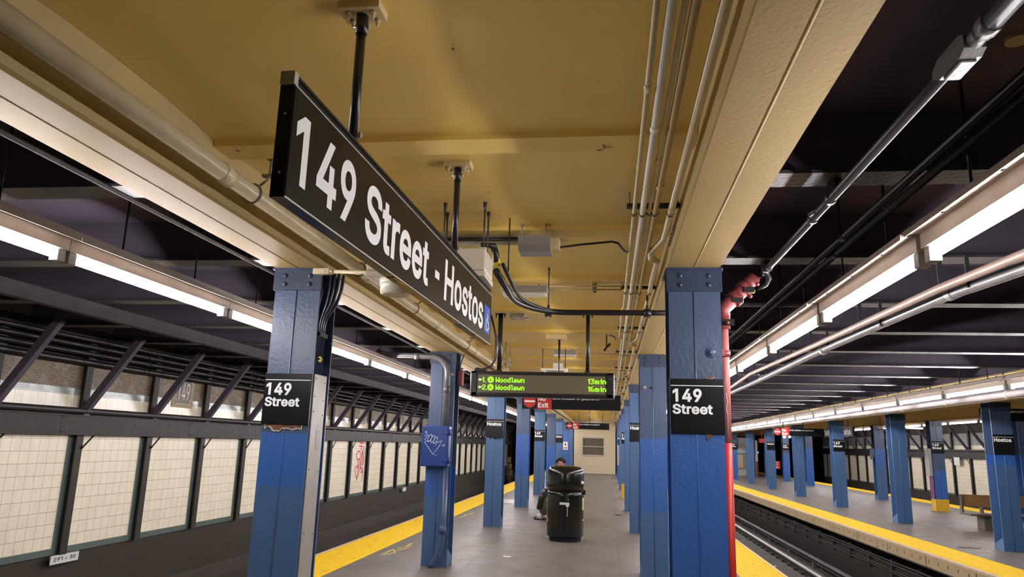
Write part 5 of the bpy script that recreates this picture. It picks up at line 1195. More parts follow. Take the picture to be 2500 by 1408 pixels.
# conduit bundle on the right of the platform ceiling
cond = [(.148, .0115, 'pipe_cream', 'thinnest cream'), (.196, .0175, 'fixture_white', 'white'), (.236, .0105, 'pipe_cream', 'thin cream'), (.270, .0165, 'pipe_tan', 'tan'), (.362, .0205, 'pipe_cream', 'thick cream')]
def lateral_jog(x, z_, y, dx, L_=.10): return [(x, y, z_), (x + dx, y + L_, z_)]
for i, (x, r_, m_, nm) in enumerate(cond):
    z_ = 2.872; t = thing('ceiling_conduit', (x, Y0, z_), '%s conduit of the bundle along the right side of the platform ceiling' % nm, 'conduit', 'conduit bundle on the right of the platform ceiling')
    if i == 4:   # jogs away from each column
        P = [(x, Y0, z_)]
        for k in range(9):
            yc = YR + PITCH_COL * k
            P += [(x, yc + .05, z_), (x - .07, yc + .38, z_), (x - .062, yc + .46, z_ - .03), (x - .012, yc + .55, z_ - .03), (x - .012, yc + 1.2, z_ - .01), (x, yc + 1.8, z_)]
        P.append((x, 42.4, z_))
    elif i == 2: P = [(x, Y0, z_), (x, 5.0, z_), (x + .012, 5.1, z_), (x + .012, 5.45, z_), (x - .01, 5.6, z_), (x - .01, 8.6, z_), (x + .01, 8.75, z_), (x + .01, 42.4, z_)]
    elif i == 0: P = [(x, Y0, z_), (x, 7.2, z_), (x - .015, 7.3, z_), (x - .015, 9.2, z_), (x + .02, 9.4, z_), (x + .02, 42.4, z_)]
    else: P = [(x, Y0, z_), (x, 42.4, z_)]
    mb = MB(); mb.tube(P, r_, 12); mb.build('pipe', m_, t)
    for k in range(9):
        y = 2.6 + k * 3.05 + .37 * i
        mb = MB(); dx = 0 if i != 4 else 0
        if i == 4 and k > 1: continue
        mb.tube([(x + (-.0 if i else 0), y, z_), (x, y + .055, z_)], r_ + .0035, 12); mb.build('coupling', m_, t)
for k in range(13):
    y = 4.16 + k * 2.27
    t = thing('strut_channel', (.27, y, 2.90), 'brown strut channel carrying the ceiling conduit bundle, %s from the camera' % ORD[k], 'strut', 'struts of the conduit bundle')
    mb = MB(); mb.box(.105, .432, y - .02, y + .02, 2.893, 2.916); mb.build('channel', 'litter_dark', t)
    mb = MB(); mb.tube([(.40, y, 2.916), (.40, y, 2.99)], .006, 6); mb.tube([(.12, y, 2.916), (.12, y, 2.99)], .006, 6); mb.build('rod', 'dirty_beige', t)
    if k < 6:
        for i, (x, r_, m_, nm) in enumerate(cond):
            xx = x + (0 if i != 4 else -.004)
            mb = MB(); P = [(xx + (r_ + .003) * cos(a), y + .03, 2.872 + (r_ + .003) * sin(a)) for a in [pi + pi * q / 8 for q in range(9)]]; mb.tube(P, .0035, 5); mb.box(xx - .012, xx + .012, y + .024, y + .036, 2.872 - r_ - .010, 2.872 - r_ - .003); mb.build('clamp', 'dirty_beige', t)
# small elbows dropping out of the bundle
for i, (y, x) in enumerate(((5.15, .30), (5.9, .285), (7.4, .285))):
    mb = MB(); mb.tube([(x, y, 2.872), (x + .035, y + .10, 2.872), (x + .045, y + .22, 2.885), (x + .05, y + .34, 2.93)], .009, 8)
    tag(mb.build('conduit_elbow', 'pipe_cream', loc=(x, y, 2.87)), 'small curved cream conduit branching off the bundle, %s from the camera' % ORD[i], 'conduit', 'branching conduits')
mb = MB()
P = [(.41, 4.42 + .028 * k, 2.86 + .006 * sin(k * 2.1)) for k in range(16)]
for k, p in enumerate(P): mb.tube([(p[0] - .008 * (k % 2), p[1], p[2]), (p[0] + .008 * (1 - k % 2), p[1] + .026, p[2] - .006)], .005, 5)
tag(mb.build('hanging_chain', 'dirty_beige', loc=(.41, 4.42, 2.86)), 'short chain draped beside the conduit bundle above the large right column', 'chain')

# grey box with junction box on the ceiling
t = thing('ceiling_speaker', (-.50, 4.84, 2.80), 'grey metal speaker box on two short rods in the middle of the ceiling', 'speaker box')
mb = MB(); mb.prism([(4.72, 2.90), (4.72, 2.83), (4.80, 2.80), (4.93, 2.80), (4.96, 2.90)], 'x', -.615, -.395); mb.build('box_body', 'galvanised', t)
mb = MB(); mb.box(-.395, -.335, 4.76, 4.86, 2.81, 2.885); mb.build('junction_box', 'pipe_tan', t)
for x in (-.59, -.43):
    mb = MB(); mb.tube([(x, 4.74, 2.89), (x, 4.74, 2.985)], .006, 6); mb.tube([(x, 4.74, 2.97), (x, 4.74, 2.985)], .014, 8); mb.build('rod', 'dirty_beige', t)
mb = MB(); mb.tube([(-1.5, 4.84, 2.905), (-.615, 4.84, 2.905)], .014, 8); mb.m(1).box(-1.85, -.615, 4.88, 4.93, 2.885, 2.945)
tag(mb.build('ceiling_trunking', ['pipe_black', 'dirty_beige'], loc=(-1.1, 4.85, 2.9)), 'dark trunking and conduit running left from the grey speaker box', 'trunking')
mb = MB(); mb.tube([(-.335, 4.83, 2.84), (-.20, 4.84, 2.86), (.02, 4.82, 2.875), (.06, 4.84, 2.87), (.11, 5.02, 2.86), (.15, 5.2, 2.9)], .008, 8)
tag(mb.build('speaker_cable', 'cable_black', loc=(-.33, 4.83, 2.84)), 'black cable running right from the grey speaker box to the bundle', 'cable')
mb = MB(); P = [(-.435 + .07 * cos(2 * pi * i / 20), 5.20 + .055 * sin(2 * pi * i / 20)) for i in range(20)]
mb.prism(P, 'z', 2.975, 2.998); tag(mb.build('ceiling_plate', 'dirty_beige', loc=(-.435, 5.2, 2.97)), 'brownish oval cover plate on the ceiling behind the grey speaker box', 'cover plate')
# unlit ceiling fixtures
def ceil_fixture(x0, x1, y, label, z_=2.84):
    t = thing('ceiling_fixture', ((x0 + x1) / 2, y, z_), label, 'light', 'unlit fixtures under the platform ceiling')
    mb = MB(); mb.cbox(x0, x1, y - .07, y + .07, z_ + .03, z_ + .09, .006); mb.build('housing', 'galvanised', t)
    mb = MB(); mb.cbox(x0 + .01, x1 - .01, y - .055, y + .055, z_, z_ + .032, .008); mb.build('diffuser', 'fixture_box', t)
    for x in (x0 + .08, x1 - .08): mb = MB(); mb.tube([(x, y, z_ + .09), (x, y, 2.99)], .008, 6); mb.build('rod', 'dirty_beige', t)
ceil_fixture(-.98, -.56, 6.52, 'unlit grey ceiling fixture just right of the wheelchair symbol')
ceil_fixture(-.86, -.50, 11.3, 'unlit grey ceiling fixture behind the small white camera housing', 2.86)
ceil_fixture(-.45, -.05, 18.6, 'small far unlit ceiling fixture over the countdown display', 2.86)
t = thing('ceiling_box', (-.62, 9.6, 2.88), 'flat tan box on the ceiling with a thin rod hanging from it', 'ceiling box')
mb = MB(); mb.cbox(-.83, -.56, 9.52, 9.66, 2.88, 2.94, .004); mb.build('box_body', 'pipe_tan', t)
mb = MB(); mb.tube([(-.655, 9.6, 2.36), (-.655, 9.6, 2.88)], [.006, .016], 8); mb.build('rod', 'pipe_black', t)
t = thing('ceiling_box', (-1.1, 7.75, 2.88), 'tan box with thin conduit left of centre on the ceiling behind the black pipe', 'ceiling box')
mb = MB(); mb.cbox(-1.11, -.94, 8.00, 8.12, 2.89, 2.985, .004); mb.build('box_body', 'dirty_beige', t)
mb = MB(); mb.tube([(-.94, 8.05, 2.90), (-.68, 8.05, 2.90), (-.66, 8.05, 2.985)], .008, 6); mb.build('conduit', 'dirty_beige', t)
for i, (y, x0, x1, z_) in enumerate(((6.38, -.55, .12, 2.905), (6.50, -.55, .12, 2.90), (11.3, -.48, .14, 2.91))):
    mb = MB(); mb.tube([(x0, y, z_), (x1, y, z_)], .007, 6)
    tag(mb.build('thin_conduit', 'pipe_tan', loc=(x0, y, z_)), 'thin conduit crossing the ceiling to the right bundle, %s from the camera' % ORD[i], 'conduit', 'thin conduits crossing the ceiling')
t = thing('pipe_bracket', (-.13, 6.44, 2.88), 'small bracket on the pair of thin ceiling conduits', 'bracket')
mb = MB(); mb.cbox(-.15, -.11, 6.40, 6.54, 2.885, 2.94, .003); mb.build('strap', 'dirty_beige', t)
mb = MB(); mb.dome((-.13, 6.52, 2.885), (0, 0, -1), .012, .01, 8); mb.build('bolt', 'bolt_dark', t)
# fat black conduit crossing
t = thing('black_conduit', (.4, 6.02, 2.6), 'thick black conduit bending from behind the big sign across to the large right column', 'conduit')
P = [(-.74, 4.62, 2.62)]
for i in range(9):
    a = pi / 2 * i / 8; P.append((-.74 + .40 * (1 - cos(a)) , 5.35 + .67 * sin(a), 2.60))
P += [(.36, 6.02, 2.60), (.62, 6.02, 2.60)]
mb = MB(); mb.tube(P, .024, 14); mb.build('pipe', 'pipe_black', t)
mb = MB(); mb.tube([(p[0] + .05 * (1 - i_ / 9), p[1] - .04 * (1 - i_ / 9), p[2] + .035 * (1 - i_ / 9)) for i_, p in enumerate(P[:10])], .014, 8); mb.build('side_cable', 'cable_black', t)
for x in (-.508, .315):
    mb = MB(); mb.tube([(x - .028, 6.02, 2.60), (x + .028, 6.02, 2.60)], .034, 12); mb.tube([(x, 6.02, 2.63), (x, 6.02, 2.66)], .012, 6)
    for q in (-.02, .02): mb.tube([(x + q, 6.02, 2.555), (x + q, 6.02, 2.57)], .006, 6)
    mb.build('clamp', 'pipe_black', t)
for x, z1_ in ((-.508, 2.99), (.315, 2.75)):
    mb = MB(); mb.tube([(x, 6.02, 2.65), (x, 6.02, z1_)], .0055, 6); mb.tube([(x, 6.02, z1_ - .05), (x, 6.02, z1_)], .010, 6); mb.build('rod', 'pipe_brown', t)
t = thing('cable_gland', (-.74, 4.5, 2.66), 'black angled cable gland with a yellow band behind the big sign', 'cable gland')
mb = MB(); mb.tube([(-.74, 4.62, 2.66), (-.745, 4.6, 2.74), (-.76, 4.58, 2.78)], .022, 10); mb.tube([(-.74, 4.57, 2.78), (-.84, 4.56, 2.785)], .018, 10); mb.build('gland', 'pipe_black', t)
mb = MB(); mb.tube([(-.74, 4.62, 2.655), (-.741, 4.617, 2.70)], .0245, 12); mb.build('yellow_band', 'tag_yellow', t)

# long white box on rods behind the sign
t = thing('white_enclosure', (-1.1, 4.4, 2.5), 'long white metal box with a rounded lens hanging behind the big sign', 'emergency light')
mb = MB(); mb.cbox(-1.505, -.755, 4.25, 4.56, 2.54, 2.68, .008); mb.build('box_body', 'fixture_box', t)
mb = MB(); mb.cbox(-1.51, -.75, 4.245, 4.565, 2.50, 2.537, .006); mb.build('bottom_tray', 'fixture_box', t)
for x in (-1.42, -1.355): mb = MB(); mb.box(x, x + .027, 4.238, 4.246, 2.52, 2.547); mb.build('latch', 'litter_dark', t)
mb = MB()
prof = [(.0, 2.40), (.080, 2.40), (.095, 2.414), (.099, 2.465), (.097, 2.501)]
mb.lathe(-1.338, 4.35, prof[1:], 24); mb.build('round_lens', 'lens_cream', t)
mb = MB(); mb.lathe(-1.338, 4.35, [(.101, 2.462), (.101, 2.5005)], 24); mb.build('lens_ring', 'fixture_white', t)
mb = MB(); mb.tube([(-1.355, 4.23, 2.61), (-1.355, 4.251, 2.61)], .013, 6); mb.tube([(-1.36, 4.222, 2.575), (-1.35, 4.222, 2.62)], .006, 5); mb.build('lock', 'litter_dark', t)
for x, y in ((-1.03, 4.30), (-1.06, 4.50), (-.775, 4.30), (-.785, 4.50)):
    mb = MB(); mb.tube([(x, y, 2.68), (x, y, 2.985)], .006, 6); mb.tube([(x, y, 2.93), (x, y, 2.99)], [.008, .013], 8); mb.build('rod', 'pipe_brown', t)
mb = MB(); mb.box(-.80, -.755, 4.28, 4.32, 2.68, 2.692); mb.build('strut_nut', 'fixture_box', t)
for i, (x, y) in enumerate(((-1.0, 4.5), (-.66, 4.62))):
    mb = MB(); mb.tube([(x, y, 2.62), (x, y, 2.985)], .0055, 6); tag(mb.build('threaded_rod', 'pipe_brown', loc=(x, y, 2.62)), ('thin threaded rod above the far end of the big sign, left one', 'thin threaded rod right of the white box, above the cable gland')[i], 'rod')

# cameras and small hardware
t = thing('security_camera', (-.0, 9.6, 2.75), 'small black camera on a short ceiling bracket above the countdown display', 'camera')
mb = MB(); mb.tube([(-.03, 9.58, 2.80), (-.03, 9.58, 2.985)], .009, 8); mb.box(-.07, .01, 9.54, 9.62, 2.965, 3.0); mb.build('bracket', 'pipe_black', t)
mb = MB(); mb.tube([(-.055, 9.50, 2.735), (.01, 9.62, 2.83)], .018, 12); mb.build('camera_body', 'pipe_black', t)
mb = MB(); mb.tube([(.0, 9.60, 2.945), (.06, 9.62, 2.94), (.10, 9.7, 2.90)], .007, 6); mb.build('cable', 'pipe_black', t)
t = thing('wireless_antenna', (-.76, 11.0, 2.55), 'small white antenna housing hanging right above the countdown display', 'antenna')
mb = MB(); mb.cbox(-1.02, -.62, 10.9, 11.1, 2.60, 2.635, .006); mb.build('top_plate', 'fixture_white', t)
mb = MB(); mb.cbox(-.93, -.68, 10.92, 11.08, 2.44, 2.56, .01); mb.build('dark_face', 'can_inner', t)
for x in (-.97, -.665): mb = MB(); mb.cbox(x, x + .022, 10.9, 11.1, 2.42, 2.60, .004); mb.build('side_arm', 'fixture_white', t)
mb = MB(); mb.box(-.83, -.68, 10.9, 10.905, 2.635, 2.71); mb.build('paper_label', 'paper_white', t)
mb = MB(); mb.tube([(-1.0, 11, 2.635), (-1.0, 11, 2.96)], .008, 6); mb.tube([(-.655, 11, 2.635), (-.655, 11, 2.96)], .008, 6); mb.build('rod', 'pipe_brown', t)
for i, (x, y) in enumerate(((-1.49, 10.4), (-1.49, 10.9))):
    mb = MB(); mb.cbox(x - .03, x + .03, y - .03, y + .03, 2.64, 2.7, .01); mb.tube([(x, y, 2.7), (x, y, 2.96)], .008, 6); mb.tube([(x, y - .02, 2.62), (x + .02, y - .04, 2.58)], .012, 6)
    tag(mb.build('pipe_clip', 'dirty_beige', loc=(x, y, 2.6)), ('nearer', 'farther')[i] + ' small beige clip hanging left above the countdown display', 'clip')

# ================================================================== RIGHT SIDE PIPES OVER THE TRACK
def long_pipe(name, pts, r_, m_, label, cat='pipe', couplings=(), cm=None, cr=.006):
    t = thing(name, pts[0], label, cat)
    mb = MB(); mb.tube(pts, r_, 12); mb.build('pipe', m_, t)
    for (a, b) in couplings:
        mb = MB(); mb.tube([a, b], r_ + cr, 12); mb.build('coupling', cm or m_, t)
    return t
# dark conduit with a cast junction body
X1, Z1 = 1.00, 2.63
long_pipe('track_conduit', [(X1, 1.0, Z1), (X1, 1.92, Z1)], .028, 'rung_grey', 'dark thick conduit at the top right corner entering the cast fitting', 'conduit')
FT0 = 1
t = thing('conduit_fitting', (X1, 1.95, Z1), 'cast grey conduit fitting with a round cover at the top right', 'conduit fitting')
mb = MB(); mb.tube([(X1, 1.90, Z1), (X1, 1.96, Z1)], .024, 12); mb.tube([(X1, 1.86, Z1), (X1, 1.90, Z1)], .032, 12); mb.build('neck', 'pipe_grey', t)
mb = MB(); mb.prism([(1.96, 2.61), (1.99, 2.597), (2.12, 2.597), (2.16, 2.618), (2.16, 2.642), (2.12, 2.663), (1.99, 2.663), (1.96, 2.65)], 'x', X1 - .029, X1 + .029); mb.build('cast_body', 'cast_grey', t)
mb = MB(); mb.cbox(X1 - .022, X1 + .022, 2.0, 2.11, 2.589, 2.598, .004); mb.build('cover', 'cast_grey', t)
t = long_pipe('track_conduit', [(X1, 2.15, Z1), (X1 - .01, 4.45, Z1), (X1 - .01, 4.62, Z1 - .0)], .021, 'rung_grey', 'grey conduit running from the cast fitting back to the red standpipe', 'conduit', [((X1 - .005, 3.25, Z1), (X1 - .005, 3.30, Z1)), ((X1 - .006, 3.55, Z1), (X1 - .006, 3.585, Z1))])
for i, (dx, z_, nm) in enumerate(((0, 2.64, 'left'), (.062, 2.635, 'right'))):
    x = 1.245 + dx
    long_pipe('track_conduit', [(x, 1.2, z_), (x, 20, z_), (x, 42, z_)], .019, 'rung_grey', '%s one of two parallel dark conduits over the track edge' % nm, 'conduit', [((x, 3.9 + i * .35 + k * 3.05, z_), (x, 3.96 + i * .35 + k * 3.05, z_)) for k in range(6)], cr=.005)
for k, y in enumerate((3.33, 4.85, 6.37)):
    mb = MB(); mb.cbox(1.02, 1.06, y - .02, y + .10, 2.66, 2.74, .006); mb.tube([(1.02, y + .1, 2.66), (.95, y + .16, 2.62)], .01, 6)
    tag(mb.build('beam_clamp', 'rung_grey', loc=(1.04, y, 2.7)), 'beam clamp with loose end over the grey conduit, %s from the camera' % ORD[k], 'clamp', 'beam clamps')
TP = [(2.05, 1.0, 2.45), (2.05, 3.796, 2.504), (2.05, 4.764, 2.535), (2.05, 7.415, 2.559), (2.05, 11.0, 2.606), (2.05, 12.7, 2.548), (2.05, 20, 2.56), (2.05, 42, 2.56)]
t = long_pipe('track_pipe', TP, .026, 'pipe_pinkish', 'pinkish tan pipe hung right of the right fluorescent row', 'pipe')
GP = [(2.25, 1.0, 2.45), (2.25, 4.18, 2.525), (2.25, 5.12, 2.564), (2.25, 6.5, 2.572), (2.25, 8.3, 2.577), (2.25, 11.2, 2.553), (2.25, 14, 2.553), (2.25, 42, 2.56)]
t = long_pipe('track_pipe', GP, .036, 'pipe_grey', 'thick grey pipe with black clamps, lowest of the pipes right of the fluorescent row', 'pipe')
for y in (5.0, 7.95, 11.1):
    z_ = 2.56; mb = MB(); mb.tube([(2.25, y, z_), (2.25, y + .07, z_)], .042, 12); mb.tube([(2.21, y + .03, z_ + .03), (2.19, y + .03, z_ + .07)], .008, 6); mb.build('clamp', 'galvanised', t)
for k in range(16):
    y = 4.72 + 1.524 * k * .98; zz = 2.535 if k < 2 else 2.58
    for xa, xb, nm in ((2.035, 2.065, 'pinkish'), (2.20, 2.225, 'grey')):
        mb = MB(); mb.box(xa, xb, y - .006, y + .006, zz, 2.74)
        tag(mb.build('pipe_strap', 'rung_grey', loc=(xa, y, 2.7)), 'thin steel strap above the %s pipe, %s from the camera' % (nm, ORD[k]), 'strap', 'pipe straps')
mb = MB(); mb.tube([(.75, 5.95, 2.66), (1.72, 5.95, 2.66)], .018, 10); mb.tube([(1.64, 5.95, 2.66), (1.74, 5.95, 2.66)], .022, 10)
tag(mb.build('cross_tube', 'pipe_grey', loc=(.75, 5.95, 2.66)), 'grey tube crossing horizontally beside the red standpipe elbows', 'tube')

# red standpipe
t = thing('standpipe', (.742, 4.79, 0), 'red standpipe with dusty elbows standing beside the large right column', 'standpipe')
mb = MB(); mb.tube([(.738, 4.79, 0), (.738, 4.79, 1.55)], .029, 20); mb.m(1).tube([(.738, 4.79, 1.55), (.738, 4.79, 2.28)], .029, 20); mb.build('riser', ['red_paint', 'red_pale'], t)
mb = MB(); mb.tube([(.738, 4.79, 2.09), (.738, 4.79, 2.13)], .036, 20); mb.box(.70, .735, 4.735, 4.76, 2.09, 2.14); mb.build('clamp_band', 'red_dusty', t)
mb = MB(); mb.tube([(.738, 4.79, 2.27), (.738, 4.79, 2.345)], .042, 20); mb.m(1).box(.69, .80, 4.745, 4.775, 2.29, 2.33); mb.build('coupling', ['red_dusty', 'can_inner'], t)
mb = MB(); mb.tube([(.738, 4.79, 2.33), (.738, 4.79, 2.40), (.775, 4.80, 2.44), (.80, 4.81, 2.465)], .044, 18); mb.build('elbow', 'red_dusty', t)
mb = MB(); mb.tube([(.80, 4.81, 2.462), (.835, 4.82, 2.495)], .055, 18); mb.m(1).box(.79, .86, 4.755, 4.80, 2.445, 2.475); mb.build('coupling', ['red_dusty', 'can_inner'], t)
mb = MB(); mb.tube([(.825, 4.82, 2.49), (.875, 4.83, 2.54)], .044, 18); mb.build('pipe_piece', 'red_dusty', t)
mb = MB(); mb.tube([(.868, 4.83, 2.535), (.90, 4.84, 2.565)], .053, 18); mb.m(1).box(.87, .94, 4.775, 4.82, 2.515, 2.55); mb.build('coupling', ['red_dusty', 'can_inner'], t)
mb = MB(); mb.dome((.93, 4.79, 2.525), (0, -1, -.3), .016, .008, 12); mb.build('yellow_spot', 'tag_yellow', t)
mb = MB(); mb.tube([(.895, 4.84, 2.56), (.955, 4.85, 2.63)], .042, 18); mb.build('upper_pipe', 'red_dusty', t)
for dz in (2.325, 2.50, 2.58):
    mb = MB(); k = (dz - 2.325) / .255; mb.dome((.755 + .15 * k + (.045 if k > 0 else 0), 4.735, dz - .02), (0, -1, 0), .014, .018, 8); mb.build('bolt', 'red_dusty', t)
mb = MB(); mb.tube([(.735, 4.7605, 1.86), (.741, 4.7605, 1.80), (.733, 4.7605, 1.76), (.741, 4.7605, 1.72), (.738, 4.7605, 1.60)], .003, 4); mb.build('scratch', 'sticker', t)
t = thing('hook_pipe', (1.0, 4.7, 2.6), 'dark hooked pipe end curling above the red elbows', 'pipe')
mb = MB(); mb.tube([(.99, 4.55, 2.62), (.985, 4.66, 2.64), (1.01, 4.74, 2.64), (1.03, 4.76, 2.60), (1.01, 4.77, 2.56), (.96, 4.78, 2.53)], [.021, .021, .02, .018, .012, .006], 10); mb.build('hook', 'rung_grey', t)
# thin black glossy pipe outside the left girder
mb = MB(); mb.tube([(-2.40, Y0, 2.66), (-2.40, 45, 2.66)], .013, 8)
tag(mb.build('thin_pipe', 'pipe_grey', loc=(-2.4, Y0, 2.66)), 'thin shiny conduit along the outside of the left girder', 'conduit')

# ================================================================== OPPOSITE SIDE PIPES
long_pipe('insulated_pipe', [(5.72, 8, 2.41), (5.72, 58, 2.41)], .052, 'pipe_lavender', 'fat white pipe just below the fluorescent row of the opposite platform', 'pipe', [((5.72, 9.5 + 1.93 * k, 2.41), (5.72, 9.515 + 1.93 * k, 2.41)) for k in range(12)], 'pipe_tan', .003)
for i, z_ in enumerate((2.66, 2.72)):
    t = long_pipe('overhead_pipe', [(5.55 + .1 * i, 8, z_ - .02), (5.55 + .1 * i, 58, z_ - .02)], .021, 'pipe_tan', '%s yellowish pipe above the fluorescent row of the opposite platform' % ('lower', 'upper')[i], 'pipe', [((5.55 + .1 * i, 10 + 1.3 * k, z_ - .02), (5.55 + .1 * i, 10.02 + 1.3 * k, z_ - .02)) for k in range(14)], 'cable_black', .006)

# ================================================================== TRACKS
def rail(x, y0, y1, label, top=-1.0, mt='rail_steel'):
    t = thing('rail', (x, y0, top - .14), label, 'rail')
    mb = MB(); mb.box(x - .036, x + .036, y0, y1, top - .035, top); mb.build('rail_head', mt, t)
    mb = MB(); mb.box(x - .01, x + .01, y0, y1, top - .125, top - .035); mb.box(x - .07, x + .07, y0, y1, top - .14, top - .122); mb.build('rail_base', 'rail_rust', t)
rail(4.35, 2, 70, 'polished running rail at the bottom right, on the middle track')
rail(2.915, 2, 70, 'running rail of the middle track nearest the near platform')
rail(-4.75, 0, 70, 'running rail of the left track nearest the platform', ); rail(-6.19, 0, 70, 'running rail of the left track nearest the tiled wall', mt='rail_steel')
t0 = None
for k in range(40):
    y = 13.5 + k * .61
    if t0 is None:
        o = t0 = thing('railroad_tie', (3.63, 0, -1.14), None, None)
        mb = MB(); mb.cbox(2.55, 4.72, -.11, .11, -1.19, -1.146, .006); mb.build('timber', 'tie_wood', o)
        for x in (2.915, 4.35):
            mb = MB(); mb.box(x - .13, x + .13, -.085, .085, -1.147, -1.1405); mb.build('tie_plate', 'post_paint', o)
            for sx_ in (-.1, .1): mb = MB(); mb.cbox(x + sx_ - .025, x + sx_ + .025, -.05, .05, -1.14, -1.085, .008); mb.build('rail_fastener', 'post_paint', o)
    else: o = copy_tree(t0)
    o.location = (3.63, y, -1.14); tag(o, 'timber tie under the middle track, %s from the bottom frame edge' % ORD[k], 'railroad tie', 'ties of the middle track')
t = thing('third_rail', (4.82, 6, -.98), 'covered third rail between the running rail and the opposite platform', 'third rail')
mb = MB(); mb.box(4.78, 4.85, 6, 60, -1.02, -.985); mb.build('contact_rail', 'rail_rust', t)
mb = MB(); mb.cbox(4.76, 4.93, 6, 60, -.945, -.92, .004); mb.build('cover_board', 'flange_dark', t)
for k in range(16):
    y = 9 + k * 2.4; mb = MB(); mb.box(4.90, 4.93, y, y + .07, -1.14, -.945); mb.box(4.79, 4.84, y + .3, y + .4, -1.14, -1.02); mb.build('bracket', 'pipe_grey', t)
for i, (x, z_) in enumerate(((5.26, -.44), (5.26, -.49), (5.27, -.60), (5.27, -.645))):
    mb = MB(); P = [(x, 8 + q * 1.2, z_ + .006 * sin(q * 1.7 + i)) for q in range(44)]; mb.tube(P, .017, 8)
    tag(mb.build('track_cable', 'post_paint', loc=(x, 8, z_)), 'cable on the bench wall under the opposite platform, %s from the top' % ORD[i], 'cable', 'cables under the opposite platform')
h0 = None
for k in range(26):
    y = 10.3 + k * 1.22
    if h0 is None:
        mb = MB(); mb.box(5.245, 5.30, -.02, .02, -.72, -.40); h0 = o = mb.build('cable_hook', 'litter_dark')
        for v in h0.data.vertices: v.co.z += .72
    else: o = h0.copy(); C.objects.link(o)
    o.location = (0, y, -.72); tag(o, 'iron hook holding the cables under the opposite platform, %s from the right' % ORD[k], 'hook', 'cable hooks')
rnd = random.Random(12)
for k in range(8):
    y = 13 + k * 2.7 + rnd.random(); mb = MB(); x = rnd.uniform(3.2, 4.0); w = rnd.uniform(.03, .07)
    mb.prism([(x, y), (x + w, y + .01), (x + w * .8, y + .06), (x + .01, y + .05)], 'z', -1.135, -1.12)
    tag(mb.build('track_litter', 'paper_white', loc=(x, y, -1.13)), 'scrap of pale litter between the rails of the middle track, %s from the camera' % ORD[k], 'litter', 'litter between the rails')

# ================================================================== FLOOR LITTER, PAINT MARKS, WALL MARKS
mb = MB(); mb.prism([(-1.42, 10.27), (-1.36, 10.24), (-1.31, 10.28), (-1.33, 10.34), (-1.37, 10.32), (-1.41, 10.35)], 'z', .0, .012)
tag(mb.build('paper_scrap', 'paper_white', loc=(-1.365, 10.3, 0)), 'crumpled white paper scrap on the platform floor in front of the bin', 'litter')
mb = MB(); mb.prism([(.14, 17.26), (.22, 17.2), (.30, 17.24), (.27, 17.31), (.18, 17.33)], 'z', .0, .012)
tag(mb.build('litter_scrap', 'litter_dark', loc=(.22, 17.3, 0)), 'dark scrap lying on the floor right of the bin', 'litter')
def mark(name, strokes, m_, label, w=.012, z_=.0):
    mb = MB()
    for (xa, ya, xb, yb) in strokes:
        d = Vector((xb - xa, yb - ya, 0)).normalized(); n = Vector((-d.y, d.x, 0)) * w
        mb.prism([(xa - n.x, ya - n.y), (xb - n.x, yb - n.y), (xb + n.x, yb + n.y), (xa + n.x, ya + n.y)], 'z', z_, z_ + .002)
    return tag(mb.build(name, m_, loc=(strokes[0][0], strokes[0][1], z_)), label, 'paint mark')
mark('paint_mark', [(-3.02, 9.95, -3.02, 10.5), (-2.98, 9.95, -2.90, 10.2), (-2.90, 10.2, -3.0, 10.45), (-2.94, 10.4, -2.86, 10.7), (-2.98, 10.6, -2.88, 10.95), (-2.93, 10.9, -2.93, 11.2)], 'yellow_mark', 'yellow survey scribble on the floor beside the left tactile strip, left of the second column')
mark('paint_mark', [(-3.05, 15.2, -2.98, 15.7), (-3.0, 15.6, -3.04, 16.1), (-2.96, 15.9, -2.96, 16.4)], 'yellow_mark', 'yellow survey scribble on the floor right of the second left column', .014)
# red graffiti on the tiles
mb = MB(); xg = XW + .0325
def rg(pts, r_=.018):
    P = [(xg, 20.05 + a * .92, .22 + b * 1.2) for a, b in pts]
    for p, q in zip(P[:-1], P[1:]):
        d = Vector(q) - Vector(p)
        if d.length < 1e-5: continue
        d.normalize(); n = Vector((0, -d.z, d.y)) * r_
        b0 = len(mb.v)
        for xx in (xg, xg + .002):
            for w_ in (Vector(p) - n, Vector(q) - n, Vector(q) + n, Vector(p) + n): mb.v.append((xx, w_.y, w_.z))
        for qd in ((0, 1, 2, 3), (7, 6, 5, 4), (0, 4, 5, 1), (1, 5, 6, 2), (2, 6, 7, 3), (3, 7, 4, 0)): mb.face([b0 + i for i in qd])
rg([(.25, 1.0), (.75, .98)]); rg([(.5, 1.0), (.48, .80)]); rg([(.25, .92), (.7, .90), (.8, .8), (.6, .72)])
rg([(.30 + .18 * cos(a), .70 + .10 * sin(a)) for a in [i * pi / 6 for i in range(13)]])
rg([(.25, .60), (.35, .40), (.45, .62), (.55, .40), (.6, .80)]); rg([(.62, .85), (.66, .45)]); rg([(.72, .78), (.74, .45)]); rg([(.8, .7), (.8, .5)])
rg([(.05, .40), (.2, .46), (.35, .36), (.30, .12)]); rg([(.05, .40), (.12, .28), (.30, .15), (.5, .42), (.75, .40), (.82, .28), (.72, .10)]); rg([(.6, .38), (.78, .30), (.60, .30)])
tag(mb.build('red_graffiti', 'graffiti_red', loc=(xg, 20.5, .22)), 'red spray painted tag on the cream tiles of the left wall', 'graffiti')
